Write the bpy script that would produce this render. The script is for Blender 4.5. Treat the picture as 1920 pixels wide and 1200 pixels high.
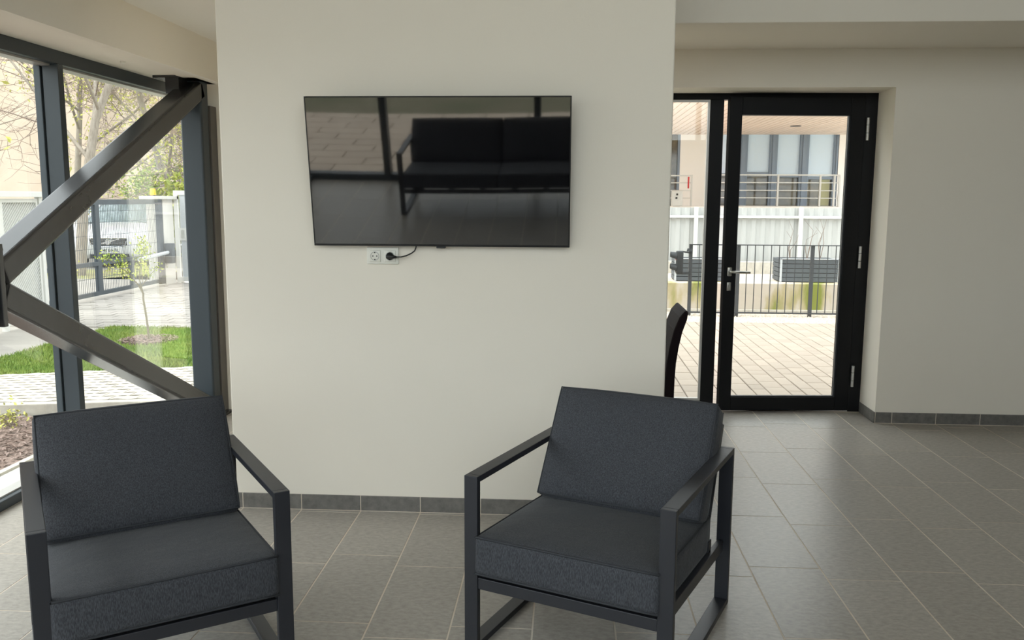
import bpy, bmesh, math, random
from mathutils import Vector, Matrix
from math import sin, cos, pi, radians as R

for o in list(bpy.data.objects):
    bpy.data.objects.remove(o)
COL = bpy.context.scene.collection
SC = bpy.context.scene

# ------------------------------------------------------------------ camera
F_PX, PITCH, YAW, ROLL, CAM_H = 1612.14, 0.1407, 0.0608, 0.0050, 1.5506
cam_data = bpy.data.cameras.new('camera')
cam_data.sensor_width = 36.0
cam_data.lens = F_PX / 1920.0 * 36.0
cam_data.clip_start = 0.05
cam_data.clip_end = 300
cam = bpy.data.objects.new('camera', cam_data)
COL.objects.link(cam)
_f = Vector((-sin(YAW) * cos(PITCH), cos(YAW) * cos(PITCH), -sin(PITCH)))
_r = Vector((cos(YAW), sin(YAW), 0))
_u = _r.cross(_f)
r2 = _r * cos(ROLL) + _u * sin(ROLL)
u2 = -_r * sin(ROLL) + _u * cos(ROLL)
cam.matrix_world = Matrix(((r2.x, u2.x, -_f.x, 0), (r2.y, u2.y, -_f.y, 0), (r2.z, u2.z, -_f.z, CAM_H), (0, 0, 0, 1)))
SC.camera = cam

# ------------------------------------------------------------------ sky, exposure
world = bpy.data.worlds.new('overcast_sky')
SC.world = world
world.use_nodes = True
bg = world.node_tree.nodes['Background']
bg.inputs[0].default_value = (0.93, 0.97, 1.0, 1)
bg.inputs[1].default_value = 1.0
SC.view_settings.view_transform = 'Standard'
SC.view_settings.look = 'None'
SC.view_settings.gamma = 1.0
SC.view_settings.use_curve_mapping = False
SC.view_settings.exposure = 1.80
SC.cycles.max_bounces = 14
SC.cycles.diffuse_bounces = 8
SC.cycles.transparent_max_bounces = 16
SC.cycles.sample_clamp_indirect = 8
sun_data = bpy.data.lights.new('veiled_sun', 'SUN')
sun_data.energy = 0.9
sun_data.angle = R(45)
sun_data.color = (1.0, 0.96, 0.90)
sun = bpy.data.objects.new('veiled_sun', sun_data)
COL.objects.link(sun)
sun.rotation_euler = Vector((0.62, 0.30, -1.0)).to_track_quat('-Z', 'Y').to_euler()

# ------------------------------------------------------------------ materials
MATS = {}


def new_mat(name):
    m = bpy.data.materials.new(name)
    m.use_nodes = True
    nt = m.node_tree
    return m, nt, nt.nodes['Principled BSDF']


def mat(name, col, rough=0.6, metal=0.0, spec=0.5, noise=None, bump=None, coat=0.0, coords='Object', obj_var=0.0):
    """noise = (scale, colour2, stretch) mixes a second colour; bump = (scale, strength)."""
    m, nt, p = new_mat(name)
    p.inputs['Roughness'].default_value = rough
    p.inputs['Metallic'].default_value = metal
    p.inputs['Specular IOR Level'].default_value = spec
    if coat:
        p.inputs['Coat Weight'].default_value = coat
        p.inputs['Coat Roughness'].default_value = 0.05
    c = (*col, 1)
    p.inputs['Base Color'].default_value = c
    tc = nt.nodes.new('ShaderNodeTexCoord')
    out = None
    if noise:
        sc, c2, st = noise
        mp = nt.nodes.new('ShaderNodeMapping')
        mp.inputs['Scale'].default_value = st
        nt.links.new(tc.outputs[coords], mp.inputs[0])
        n = nt.nodes.new('ShaderNodeTexNoise')
        n.inputs['Scale'].default_value = sc
        n.inputs['Detail'].default_value = 6
        n.inputs['Roughness'].default_value = 0.65
        nt.links.new(mp.outputs[0], n.inputs['Vector'])
        cr = nt.nodes.new('ShaderNodeValToRGB')
        cr.color_ramp.elements[0].position = 0.35
        cr.color_ramp.elements[1].position = 0.65
        cr.color_ramp.elements[0].color = c
        cr.color_ramp.elements[1].color = (*c2, 1)
        nt.links.new(n.outputs[0], cr.inputs[0])
        out = cr.outputs[0]
    if obj_var:
        oi = nt.nodes.new('ShaderNodeObjectInfo')
        mr = nt.nodes.new('ShaderNodeMapRange')
        mr.inputs[3].default_value = 1 - obj_var
        mr.inputs[4].default_value = 1 + obj_var
        nt.links.new(oi.outputs['Random'], mr.inputs[0])
        mx = nt.nodes.new('ShaderNodeVectorMath')
        mx.operation = 'SCALE'
        if out is None:
            mx.inputs[0].default_value = col
        else:
            nt.links.new(out, mx.inputs[0])
        nt.links.new(mr.outputs[0], mx.inputs['Scale'])
        out = mx.outputs[0]
    if out is not None:
        nt.links.new(out, p.inputs['Base Color'])
    if bump:
        bs, bst = bump
        n2 = nt.nodes.new('ShaderNodeTexNoise')
        n2.inputs['Scale'].default_value = bs
        n2.inputs['Detail'].default_value = 4
        nt.links.new(tc.outputs[coords], n2.inputs['Vector'])
        b = nt.nodes.new('ShaderNodeBump')
        b.inputs['Strength'].default_value = bst
        b.inputs['Distance'].default_value = 0.01
        nt.links.new(n2.outputs[0], b.inputs['Height'])
        nt.links.new(b.outputs[0], p.inputs['Normal'])
    MATS[name] = m
    return m


def glass_mat(name, tint=(0.96, 0.98, 0.97), refl=1.0, ior=1.5):
    m = bpy.data.materials.new(name)
    m.use_nodes = True
    nt = m.node_tree
    nt.nodes.clear()
    o = nt.nodes.new('ShaderNodeOutputMaterial')
    t = nt.nodes.new('ShaderNodeBsdfTransparent')
    t.inputs[0].default_value = (*tint, 1)
    g = nt.nodes.new('ShaderNodeBsdfGlossy')
    g.inputs['Roughness'].default_value = 0.0
    g.inputs[0].default_value = (refl, refl, refl, 1)
    fr = nt.nodes.new('ShaderNodeFresnel')
    geo = nt.nodes.new('ShaderNodeNewGeometry')   # both faces of a thin pane reflect alike
    ir = nt.nodes.new('ShaderNodeMapRange')
    ir.inputs[3].default_value = ior
    ir.inputs[4].default_value = 1.0 / ior
    nt.links.new(geo.outputs['Backfacing'], ir.inputs[0])
    nt.links.new(ir.outputs[0], fr.inputs[0])
    mx = nt.nodes.new('ShaderNodeMixShader')
    nt.links.new(fr.outputs[0], mx.inputs[0])
    nt.links.new(t.outputs[0], mx.inputs[1])
    nt.links.new(g.outputs[0], mx.inputs[2])
    nt.links.new(mx.outputs[0], o.inputs[0])
    MATS[name] = m
    return m


mat('wall_paint', (0.86, 0.81, 0.72), 0.85, spec=0.2, bump=(180, 0.04))
mat('grey_paint', (0.16, 0.155, 0.15), 0.8)  # dark tone on unseen walls, picked to cut bounced light
mat('ceiling_paint', (0.82, 0.80, 0.75), 0.9, spec=0.2)
mat('floor_tile', (0.285, 0.262, 0.232), 0.34, noise=(34, (0.40, 0.372, 0.332), (1, 1.8, 1)), bump=(60, 0.06), obj_var=0.05)
mat('skirting_tile', (0.13, 0.125, 0.115), 0.5, noise=(26, (0.20, 0.19, 0.175), (1, 1, 1)), obj_var=0.06)
mat('grout', (0.72, 0.66, 0.57), 0.9, noise=(3, (0.62, 0.53, 0.43), (1, 1, 1)))
mat('anthracite_frame', (0.030, 0.042, 0.052), 0.42)
mat('steel_paint', (0.034, 0.035, 0.038), 0.25, spec=0.6, bump=(7, 0.012), noise=(14, (0.037, 0.038, 0.041), (1, 1, 1)))
mat('bronze_panel', (0.11, 0.10, 0.09), 0.45)
mat('black_frame', (0.0035, 0.0036, 0.0045), 0.5, spec=0.25)
mat('gasket', (0.008, 0.008, 0.008), 0.7)
mat('brushed_steel', (0.50, 0.49, 0.46), 0.32, metal=1.0)
mat('bead_aluminium', (0.55, 0.54, 0.52), 0.45, metal=0.6)
mat('chair_metal', (0.020, 0.022, 0.029), 0.38)
mat('tv_screen', (0.004, 0.004, 0.005), 0.03).node_tree.nodes['Principled BSDF'].inputs['IOR'].default_value = 2.0
mat('tv_bezel', (0.010, 0.010, 0.011), 0.3)
mat('white_plastic', (0.80, 0.79, 0.72), 0.35)
mat('grey_plastic', (0.45, 0.45, 0.42), 0.4)
mat('black_plastic', (0.012, 0.012, 0.012), 0.45)
mat('dark_leather', (0.016, 0.011, 0.013), 0.75, spec=0.08, bump=(120, 0.12))
glass_mat('clear_glass')
glass_mat('car_glass', (0.30, 0.36, 0.36), 1.0, 1.7)

# heathered upholstery
m, nt, p = new_mat('upholstery')
tc = nt.nodes.new('ShaderNodeTexCoord')
mp = nt.nodes.new('ShaderNodeMapping')
mp.inputs['Scale'].default_value = (1.0, 1.0, 0.22)
nt.links.new(tc.outputs['Object'], mp.inputs[0])
n1 = nt.nodes.new('ShaderNodeTexNoise')
n1.inputs['Scale'].default_value = 430
n1.inputs['Detail'].default_value = 2
nt.links.new(mp.outputs[0], n1.inputs['Vector'])
cr = nt.nodes.new('ShaderNodeValToRGB')
cr.color_ramp.elements[0].position = 0.38
cr.color_ramp.elements[1].position = 0.66
cr.color_ramp.elements[0].color = (0.026, 0.029, 0.037, 1)
cr.color_ramp.elements[1].color = (0.064, 0.069, 0.081, 1)
nt.links.new(n1.outputs[0], cr.inputs[0])
nt.links.new(cr.outputs[0], p.inputs['Base Color'])
p.inputs['Roughness'].default_value = 0.85
p.inputs['Sheen Weight'].default_value = 0.10
p.inputs['Sheen Roughness'].default_value = 0.4
b = nt.nodes.new('ShaderNodeBump')
b.inputs['Strength'].default_value = 0.25
b.inputs['Distance'].default_value = 0.002
nt.links.new(n1.outputs[0], b.inputs['Height'])
n3 = nt.nodes.new('ShaderNodeTexNoise')
n3.inputs['Scale'].default_value = 9
n3.inputs['Detail'].default_value = 3
nt.links.new(tc.outputs['Object'], n3.inputs['Vector'])
b2 = nt.nodes.new('ShaderNodeBump')
b2.inputs['Strength'].default_value = 0.25
b2.inputs['Distance'].default_value = 0.02
nt.links.new(n3.outputs[0], b2.inputs['Height'])
nt.links.new(b.outputs[0], b2.inputs['Normal'])
nt.links.new(b2.outputs[0], p.inputs['Normal'])
MATS['upholstery'] = m
mat('piping', (0.030, 0.033, 0.040), 0.8)

# outdoor
mat('mulch', (0.13, 0.085, 0.065), 0.95, noise=(40, (0.28, 0.20, 0.17), (1, 1, 1)), bump=(60, 0.8))
mat('white_gravel', (0.55, 0.54, 0.50), 0.9, noise=(55, (0.75, 0.73, 0.68), (1, 1, 1)), bump=(70, 0.8))
mat('kerb_concrete', (0.42, 0.39, 0.34), 0.9, noise=(14, (0.52, 0.49, 0.43), (1, 1, 1)))
mat('rear_turf', (0.13, 0.13, 0.07), 0.95, noise=(0.8, (0.20, 0.17, 0.11), (1, 1, 1)))
mat('bounce_ground', (0.74, 0.71, 0.66), 0.9)  # bright tone meant to throw light up at soffit and facade
mat('terrace_slab', (0.52, 0.42, 0.33), 0.85, obj_var=0.06)
mat('path_block', (0.44, 0.40, 0.345), 0.9, noise=(3, (0.52, 0.475, 0.41), (1, 1, 1)))
mat('drive_block', (0.28, 0.26, 0.235), 0.9, noise=(1.2, (0.37, 0.34, 0.31), (0.6, 2, 1)))
mat('joint_sand', (0.14, 0.115, 0.09), 0.95)
mat('lawn', (0.085, 0.16, 0.022), 0.9, noise=(6, (0.17, 0.26, 0.045), (1, 1, 1)))
mat('grass_blade', (0.15, 0.25, 0.035), 0.8, noise=(2.2, (0.28, 0.33, 0.07), (1, 1, 1)))
mat('asphalt', (0.20, 0.19, 0.175), 0.9, noise=(2, (0.26, 0.245, 0.22), (1, 1, 1)))
mat('verge_soil', (0.30, 0.24, 0.17), 0.95, noise=(3, (0.28, 0.30, 0.10), (1, 1, 1)))
mat('gate_paint', (0.055, 0.068, 0.082), 0.45)
mat('white_metal', (0.62, 0.62, 0.60), 0.45)
mat('white_render', (0.58, 0.56, 0.52), 0.9)
mat('beige_render', (0.60, 0.475, 0.37), 0.9, noise=(1.2, (0.66, 0.535, 0.43), (1, 1, 1)))
mat('roof_tile', (0.32, 0.13, 0.08), 0.8)
mat('bark', (0.24, 0.20, 0.16), 0.95, noise=(10, (0.36, 0.32, 0.27), (3, 3, 0.5)))
mat('twig', (0.22, 0.17, 0.14), 0.95)
mat('young_bark', (0.17, 0.145, 0.10), 0.9)
mat('leaf_yellow', (0.42, 0.46, 0.08), 0.7, noise=(0.8, (0.55, 0.50, 0.14), (1, 1, 1)))
mat('leaf_green', (0.16, 0.27, 0.05), 0.7, noise=(0.8, (0.33, 0.40, 0.09), (1, 1, 1)))
mat('leaf_fresh', (0.24, 0.34, 0.05), 0.7, noise=(3, (0.42, 0.42, 0.08), (1, 1, 1)))
mat('car_white', (0.62, 0.63, 0.64), 0.25, coat=0.8)
mat('car_silver', (0.50, 0.52, 0.55), 0.28, metal=0.5, coat=0.6)
mat('rubber', (0.015, 0.015, 0.015), 0.8)
mat('chrome', (0.62, 0.62, 0.62), 0.15, metal=1.0)
mat('lamp_lens', (0.32, 0.33, 0.34), 0.08, spec=0.8, coat=1.0)
mat('amber', (0.85, 0.42, 0.02), 0.3)
mat('plate_blue', (0.03, 0.08, 0.45), 0.4)
mat('paver', (0.335, 0.275, 0.222), 0.85, noise=(2.5, (0.38, 0.32, 0.262), (1, 1, 1)), obj_var=0.07)
mat('pea_gravel', (0.45, 0.38, 0.31), 0.95, noise=(24, (0.66, 0.58, 0.49), (1, 1, 1)), bump=(50, 0.9))
mat('rail_metal', (0.040, 0.043, 0.048), 0.5)
mat('planter_board', (0.085, 0.095, 0.105), 0.6, obj_var=0.1)
mat('planter_post', (0.50, 0.52, 0.54), 0.5)
mat('soil', (0.09, 0.06, 0.045), 0.95, bump=(30, 0.6))
mat('fence_sheet', (0.44, 0.445, 0.435), 0.5)
mat('facade_white', (0.90, 0.87, 0.84), 0.9)
mat('soffit_wood', (0.76, 0.62, 0.52), 0.6, noise=(3, (0.80, 0.67, 0.57), (8, 0.4, 1)), obj_var=0.04)
mat('window_blue', (0.20, 0.25, 0.32), 0.4)
mat('roller_blind', (0.66, 0.79, 0.92), 0.8)
mat('dark_pane', (0.05, 0.045, 0.035), 0.08, spec=0.8, noise=(1.4, (0.15, 0.13, 0.08), (1, 1, 1)))
mat('curtain', (0.42, 0.42, 0.26), 0.9)
mat('signal_black', (0.020, 0.022, 0.024), 0.55)
mat('red_fabric', (0.55, 0.05, 0.05), 0.8)
mat('dark_red', (0.16, 0.05, 0.05), 0.3)

# mossy concrete
m, nt, p = new_mat('mossy_concrete')
tc = nt.nodes.new('ShaderNodeTexCoord')
mp = nt.nodes.new('ShaderNodeMapping')
mp.inputs['Scale'].default_value = (1, 1, 0.35)
nt.links.new(tc.outputs['Object'], mp.inputs[0])
na = nt.nodes.new('ShaderNodeTexNoise')
na.inputs['Scale'].default_value = 2.6
na.inputs['Detail'].default_value = 5
nt.links.new(mp.outputs[0], na.inputs['Vector'])
ra = nt.nodes.new('ShaderNodeValToRGB')
ra.color_ramp.elements[0].position = 0.50
ra.color_ramp.elements[0].color = (0.50, 0.44, 0.37, 1)
ra.color_ramp.elements[1].position = 0.66
ra.color_ramp.elements[1].color = (0.20, 0.22, 0.045, 1)
e = ra.color_ramp.elements.new(0.57)
e.color = (0.40, 0.34, 0.20, 1)
nt.links.new(na.outputs[0], ra.inputs[0])
nt.links.new(ra.outputs[0], p.inputs['Base Color'])
p.inputs['Roughness'].default_value = 0.95
MATS['mossy_concrete'] = m


# ------------------------------------------------------------------ mesh helpers
class MB:
    def __init__(self):
        self.v, self.f = [], []

    def add(self, vs, fs):
        n = len(self.v)
        self.v += [tuple(x) for x in vs]
        self.f += [tuple(i + n for i in q) for q in fs]
        return self

    def box(self, x0, x1, y0, y1, z0, z1):
        return self.add([(x0, y0, z0), (x1, y0, z0), (x1, y1, z0), (x0, y1, z0), (x0, y0, z1), (x1, y0, z1), (x1, y1, z1), (x0, y1, z1)],
                        [(0, 3, 2, 1), (4, 5, 6, 7), (0, 1, 5, 4), (1, 2, 6, 5), (2, 3, 7, 6), (3, 0, 4, 7)])

    def prism(self, pts, h0, h1, axis='z'):
        """polygon pts (a, b) extruded along axis; axis z: (a, b)=(x, y); axis y: (x, z); axis x: (y, z)."""
        n = len(pts)

        def mk(a, b, h):
            return {'z': (a, b, h), 'y': (a, h, b), 'x': (h, a, b)}[axis]
        vs = [mk(a, b, h0) for a, b in pts] + [mk(a, b, h1) for a, b in pts]
        fs = [tuple(range(n)), tuple(range(2 * n - 1, n - 1, -1))]
        fs += [(i, i + n, (i + 1) % n + n, (i + 1) % n) for i in range(n)]
        return self.add(vs, fs)

    def bar(self, a, b, w, t, up=(0, 0, 1)):
        """square bar from a to b; w along the side axis, t along the up axis."""
        a, b = Vector(a), Vector(b)
        d = (b - a).normalized()
        u = Vector(up)
        s = d.cross(u)
        if s.length < 1e-5:
            s = d.cross(Vector((1, 0, 0)))
        s.normalize()
        u = s.cross(d)
        o = [(-1, -1), (1, -1), (1, 1), (-1, 1)]
        vs = [p_ + s * (i * w / 2) + u * (j * t / 2) for p_ in (a, b) for i, j in o]
        return self.add(vs, [(3, 2, 1, 0), (4, 5, 6, 7), (0, 1, 5, 4), (1, 2, 6, 5), (2, 3, 7, 6), (3, 0, 4, 7)])

    def tube(self, pts, rad, seg=8, caps=True):
        pts = [Vector(q) for q in pts]
        if not isinstance(rad, (list, tuple)):
            rad = [rad] * len(pts)
        base = len(self.v)
        prev = None
        for i, q in enumerate(pts):
            d = (pts[min(i + 1, len(pts) - 1)] - pts[max(i - 1, 0)])
            d.normalize()
            if prev is None:
                s = d.orthogonal().normalized()
            else:
                s = prev - d * prev.dot(d)
                s = s.normalized() if s.length > 1e-6 else d.orthogonal().normalized()
            prev = s
            t = d.cross(s)
            for k in range(seg):
                a = 2 * pi * k / seg
                self.v.append(tuple(q + (s * cos(a) + t * sin(a)) * rad[i]))
        for i in range(len(pts) - 1):
            for k in range(seg):
                k2 = (k + 1) % seg
                self.f.append((base + i * seg + k, base + i * seg + k2, base + (i + 1) * seg + k2, base + (i + 1) * seg + k))
        if caps:
            self.f.append(tuple(base + k for k in range(seg - 1, -1, -1)))
            e0 = base + (len(pts) - 1) * seg
            self.f.append(tuple(e0 + k for k in range(seg)))
        return self

    def rbox(self, hx, hy, hz, r, n=6, puff=(0, 0, 0), c=(0, 0, 0)):
        """rounded box with bulging faces, half sizes hx hy hz."""
        def coords(h):
            base = [-h, -h + r * 0.35, -h + r]
            inner = [(-h + r) + (2 * (h - r)) * i / n for i in range(1, n)]
            return base + inner + [h - r, h - r * 0.35, h]
        X, Y, Z = coords(hx), coords(hy), coords(hz)
        idx = {}

        def vert(x, y, z):
            k = (round(x, 5), round(y, 5), round(z, 5))
            if k in idx:
                return idx[k]
            q = Vector((x, y, z))
            cl = Vector((max(-hx + r, min(hx - r, x)), max(-hy + r, min(hy - r, y)), max(-hz + r, min(hz - r, z))))
            d = q - cl
            if d.length > 1e-9:
                q = cl + d.normalized() * r
            gx, gy, gz = x / hx, y / hy, z / hz
            bx = (1 - gy ** 4) * (1 - gz ** 4)
            by = (1 - gx ** 4) * (1 - gz ** 4)
            bz = (1 - gx ** 4) * (1 - gy ** 4)
            q = q + Vector((puff[0] * gx * bx, puff[1] * gy * by, puff[2] * gz * bz)) + Vector(c)
            self.v.append(tuple(q))
            idx[k] = len(self.v) - 1
            return idx[k]

        def sheet(A, B, fn, flip):
            for i in range(len(A) - 1):
                for j in range(len(B) - 1):
                    q = [fn(A[i], B[j]), fn(A[i + 1], B[j]), fn(A[i + 1], B[j + 1]), fn(A[i], B[j + 1])]
                    self.f.append(tuple(q[::-1] if flip else q))
        sheet(X, Y, lambda a, b_: vert(a, b_, hz), False)
        sheet(X, Y, lambda a, b_: vert(a, b_, -hz), True)
        sheet(X, Z, lambda a, b_: vert(a, -hy, b_), False)
        sheet(X, Z, lambda a, b_: vert(a, hy, b_), True)
        sheet(Y, Z, lambda a, b_: vert(hx, a, b_), False)
        sheet(Y, Z, lambda a, b_: vert(-hx, a, b_), True)
        return self

    def disc(self, c, n, r0, r1, h, seg=20):
        """cone frustum along n from c."""
        c, n = Vector(c), Vector(n).normalized()
        s = n.orthogonal().normalized()
        t = n.cross(s)
        vs = []
        for rr, hh in ((r0, 0), (r1, h)):
            for k in range(seg):
                a = 2 * pi * k / seg
                vs.append(c + n * hh + (s * cos(a) + t * sin(a)) * rr)
        fs = [(k, (k + 1) % seg, (k + 1) % seg + seg, k + seg) for k in range(seg)]
        fs += [tuple(range(seg - 1, -1, -1)), tuple(range(seg, 2 * seg))]
        return self.add(vs, fs)

    def xf(self, M):
        self.v = [tuple(M @ Vector(q)) for q in self.v]
        return self

    def mesh(self, name, m, smooth=False, off=None):
        me = bpy.data.meshes.new(name)
        vs = self.v if off is None else [(a - off[0], b_ - off[1], c - off[2]) for a, b_, c in self.v]
        me.from_pydata(vs, [], self.f)
        me.materials.append(MATS[m])
        if smooth:
            me.polygons.foreach_set('use_smooth', [True] * len(me.polygons))
        me.update()
        return me


def fix_normals(me):
    bm = bmesh.new()
    bm.from_mesh(me)
    bmesh.ops.recalc_face_normals(bm, faces=bm.faces)
    bm.to_mesh(me)
    bm.free()


def tag(o, label, cat, group=None, kind=None):
    o['label'] = label
    if cat:
        o['category'] = cat
    if group:
        o['group'] = group
    if kind:
        o['kind'] = kind
    return o


def empty(name, loc=(0, 0, 0), rz=0.0):
    o = bpy.data.objects.new(name, None)
    COL.objects.link(o)
    o.location = loc
    o.rotation_euler = (0, 0, rz)
    o.empty_display_size = 0.1
    return o


def thing(name, label, cat, loc=(0, 0, 0), rz=0.0, group=None, kind=None):
    return tag(empty(name, loc, rz), label, cat, group, kind)


def wpos(o):
    v = Vector(o.location)
    while o.parent:
        o = o.parent
        v = v + Vector(o.location)
    return v


def part(name, mb, m, parent=None, smooth=False, bev=0.0, local=False, loc=None, seg=2, label=None, kind=None):
    """one mesh object. Without local the mesh is in world coordinates (parent not rotated)."""
    off = None
    if parent is not None and not local:
        off = wpos(parent)
    if parent is None and loc is not None:
        off = loc
    me = mb.mesh(name, m, smooth, off)
    fix_normals(me)
    o = bpy.data.objects.new(name, me)
    COL.objects.link(o)
    if parent is not None:
        o.parent = parent
    elif loc is not None:
        o.location = loc
    if bev:
        md = o.modifiers.new('edge', 'BEVEL')
        md.width = bev
        md.segments = seg
        md.limit_method = 'ANGLE'
        md.harden_normals = False
    if label:
        o['label'] = label
    if kind:
        o['kind'] = kind
    return o


def clone(o, parent, loc=(0, 0, 0)):
    c = o.copy()
    COL.objects.link(c)
    c.parent = parent
    c.location = loc
    return c


def bx(*a):
    return MB().box(*a)


def in_view(x, y, z, margin=60):
    q = Vector((x, y, z - CAM_H))
    zc = q.dot(_f)
    if zc < 0.1:
        return False
    px = 960 + F_PX * q.dot(r2) / zc
    py = 600 - F_PX * q.dot(u2) / zc
    return -margin < px < 1920 + margin and -margin < py < 1200 + margin


# ------------------------------------------------------------------ constants of the room
XW = -2.765     # inner face of the window frames
XG = -2.87      # glass
YT = 4.074      # front of the wall with the television
TL, TR = -1.643, 0.487
YL = 5.15       # face of the lintel
YB = 6.027      # back wall
XR = 4.30       # right wall
YREAR = -1.35   # rear glazing
ZL = 2.545      # low ceiling
ZH = 4.80       # high ceiling

# ------------------------------------------------------------------ floor with tiles
floor = part('floor', bx(-2.95, XR + 0.2, YREAR - 0.1, 6.42, -0.10, -0.0010), 'grout')
tag(floor, 'grey-brown stone look tiled floor with pale joints', 'floor', kind='structure')
X0 = -1.5991
full_tile = None


def tile_mesh(w, d):
    mb = MB()
    e = 0.0015
    mb.add([(0, 0, -0.006), (w, 0, -0.006), (w, d, -0.006), (0, d, -0.006), (e, e, 0), (w - e, e, 0), (w - e, d - e, 0), (e, d - e, 0)],
           [(4, 5, 6, 7), (0, 1, 5, 4), (1, 2, 6, 5), (2, 3, 7, 6), (3, 0, 4, 7)])
    return mb.mesh('tile', 'floor_tile')


tile_cache = {}
i0 = int(math.floor((XW - X0) / 0.3))
i1 = int(math.ceil((XR - X0) / 0.3))
for i in range(i0, i1):
    xa, xb = X0 + 0.3 * i + 0.0018, X0 + 0.3 * (i + 1) - 0.0018
    xa, xb = max(xa, XW + 0.002), min(xb, XR)
    if xb - xa < 0.02:
        continue
    ys = 3.54 if i % 2 == 0 else 3.44
    k0 = int(math.floor((YREAR - ys) / 0.602))
    ends = 6.32 if (-0.3 < xa < 2.187) else YB
    for k in range(k0, 6):
        ya, yb = ys + 0.602 * k + 0.0018, ys + 0.602 * (k + 1) - 0.0018
        ya, yb = max(ya, YREAR), min(yb, ends)
        if yb - ya < 0.02:
            continue
        xm = (xa + xb) / 2
        if TL < xm < TR and ya > YT - 0.02 and yb < YL:
            continue
        key = (round(xb - xa, 3), round(yb - ya, 3))
        if key not in tile_cache:
            tile_cache[key] = tile_mesh(*key)
        o = bpy.data.objects.new('tile', tile_cache[key])
        COL.objects.link(o)
        o.parent = floor
        o.location = (xa, ya, 0)

# ------------------------------------------------------------------ walls and ceilings
tv_wall = part('wall_front', bx(TL, TR, YT, YL + 0.05, 0, ZH), 'wall_paint', bev=0.006)
tag(tv_wall, 'off-white painted wall block that carries the television', 'wall', kind='structure')

# back wall with the opening of the door
wb = MB().prism([(-2.60, 0), (-0.35, 0), (-0.35, 2.296), (2.187, 2.296), (2.187, 0), (XR + 0.2, 0), (XR + 0.2, ZL + 0.05), (-2.60, ZL + 0.05)], YB, YB + 0.42, 'y')
o = part('wall_back', wb, 'wall_paint')
tag(o, 'off-white back wall with the deep recess of the glazed door', 'wall', kind='structure')
o = part('wall_right', bx(XR, XR + 0.2, YREAR - 0.1, YB, 0, ZH), 'grey_paint')
tag(o, 'dark grey side wall to the right of the seating area', 'wall', kind='structure')
o = part('wall_rear', MB().box(0.60, XR + 0.2, YREAR - 0.2, YREAR, 0, 2.40).box(3.60, XR + 0.2, YREAR - 0.2, YREAR, 2.40, ZH), 'grey_paint')
tag(o, 'dark grey rear wall beside the rear glazing', 'wall', kind='structure')
o = part('trim_1', bx(TR, XR + 0.1, YL, YB + 0.4, ZL, ZH + 0.2), 'wall_paint', bev=0.004)
tag(o, 'off-white lintel and lowered soffit above the way to the door', 'lintel', kind='structure')
o = part('ceiling', bx(-2.28, XR + 0.2, YREAR - 0.2, YL + 0.1, ZH, ZH + 0.2), 'ceiling_paint')
tag(o, 'white painted high ceiling of the seating area', 'ceiling', kind='structure')
cl = MB()
cl.box(-2.30, TL, YREAR - 0.2, YB + 0.3, ZL + 0.008, ZL + 0.20)
cl.box(TL, TR, YL + 0.05, YB + 0.3, ZL + 0.008, ZL + 0.20)
cl.box(TL - 0.02, TL, YREAR - 0.2, 5.2, ZL + 0.20, ZH)
o = part('ceiling', cl, 'ceiling_paint')
tag(o, 'lowered white ceiling strip along the window side', 'ceiling', kind='structure')
# bulkhead above the window
bk = MB()
bk.prism([(-2.30, ZL + 0.05), (-2.30, 2.300), (-2.345, 2.300), (-2.352, 2.318), (-2.50, 2.318), (-2.505, 2.334), (-2.95, 2.334), (-2.95, ZL + 0.05)], YREAR - 0.2, 6.70, 'y')
o = part('trim_2', bk, 'wall_paint')
tag(o, 'off-white bulkhead with a stepped soffit above the left window', 'bulkhead', kind='structure')
fx = MB()
fx.disc((-2.60, 5.05, 2.334), (0, 0, -1), 0.016, 0.012, 0.012, 12)
part('soffit_button', fx, 'white_plastic', o)
o = part('wall_left', bx(-2.95, -2.75, YREAR - 0.2, 6.70, ZL + 0.05, ZH + 0.2), 'wall_paint')
tag(o, 'off-white upper wall above the left window', 'wall', kind='structure')
# roof slab above everything (keeps daylight out)
o = part('roof', bx(-3.05, XR + 0.3, YREAR - 0.3, 6.75, ZH + 0.2, ZH + 0.35), 'white_render')
tag(o, 'flat roof slab over the room', 'roof', kind='structure')

# skirting of cut tiles
def skirting(name, label, x0, x1, y, lines, z1=0.0785):
    root = thing(name, label, 'baseboard', (x0, y, 0), kind='structure')
    part('skirting_grout', bx(x0, x1, y - 0.0092, y, 0, z1 - 0.001), 'grout', root)
    xs = [x0] + [q for q in lines if x0 + 0.02 < q < x1 - 0.02] + [x1]
    for a, c in zip(xs[:-1], xs[1:]):
        part('skirting_tile', bx(a + 0.0018, c - 0.0018, y - 0.010, y - 0.002, 0.003, z1), 'skirting_tile', root, bev=0.001, seg=1)
    return root


lines = [X0 + 0.3 * i for i in range(-5, 22)]
skirting('baseboard_front', 'dark grey tile skirting under the television wall', TL, TR, YT, lines)
sk = skirting('baseboard_right', 'dark grey tile skirting along the back wall right of the door', 2.187, XR, YB, lines)
part('skirting_tile', bx(2.177, 2.185, YB - 0.008, YB + 0.30, 0.003, 0.0785), 'skirting_tile', sk, bev=0.001, seg=1)

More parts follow.
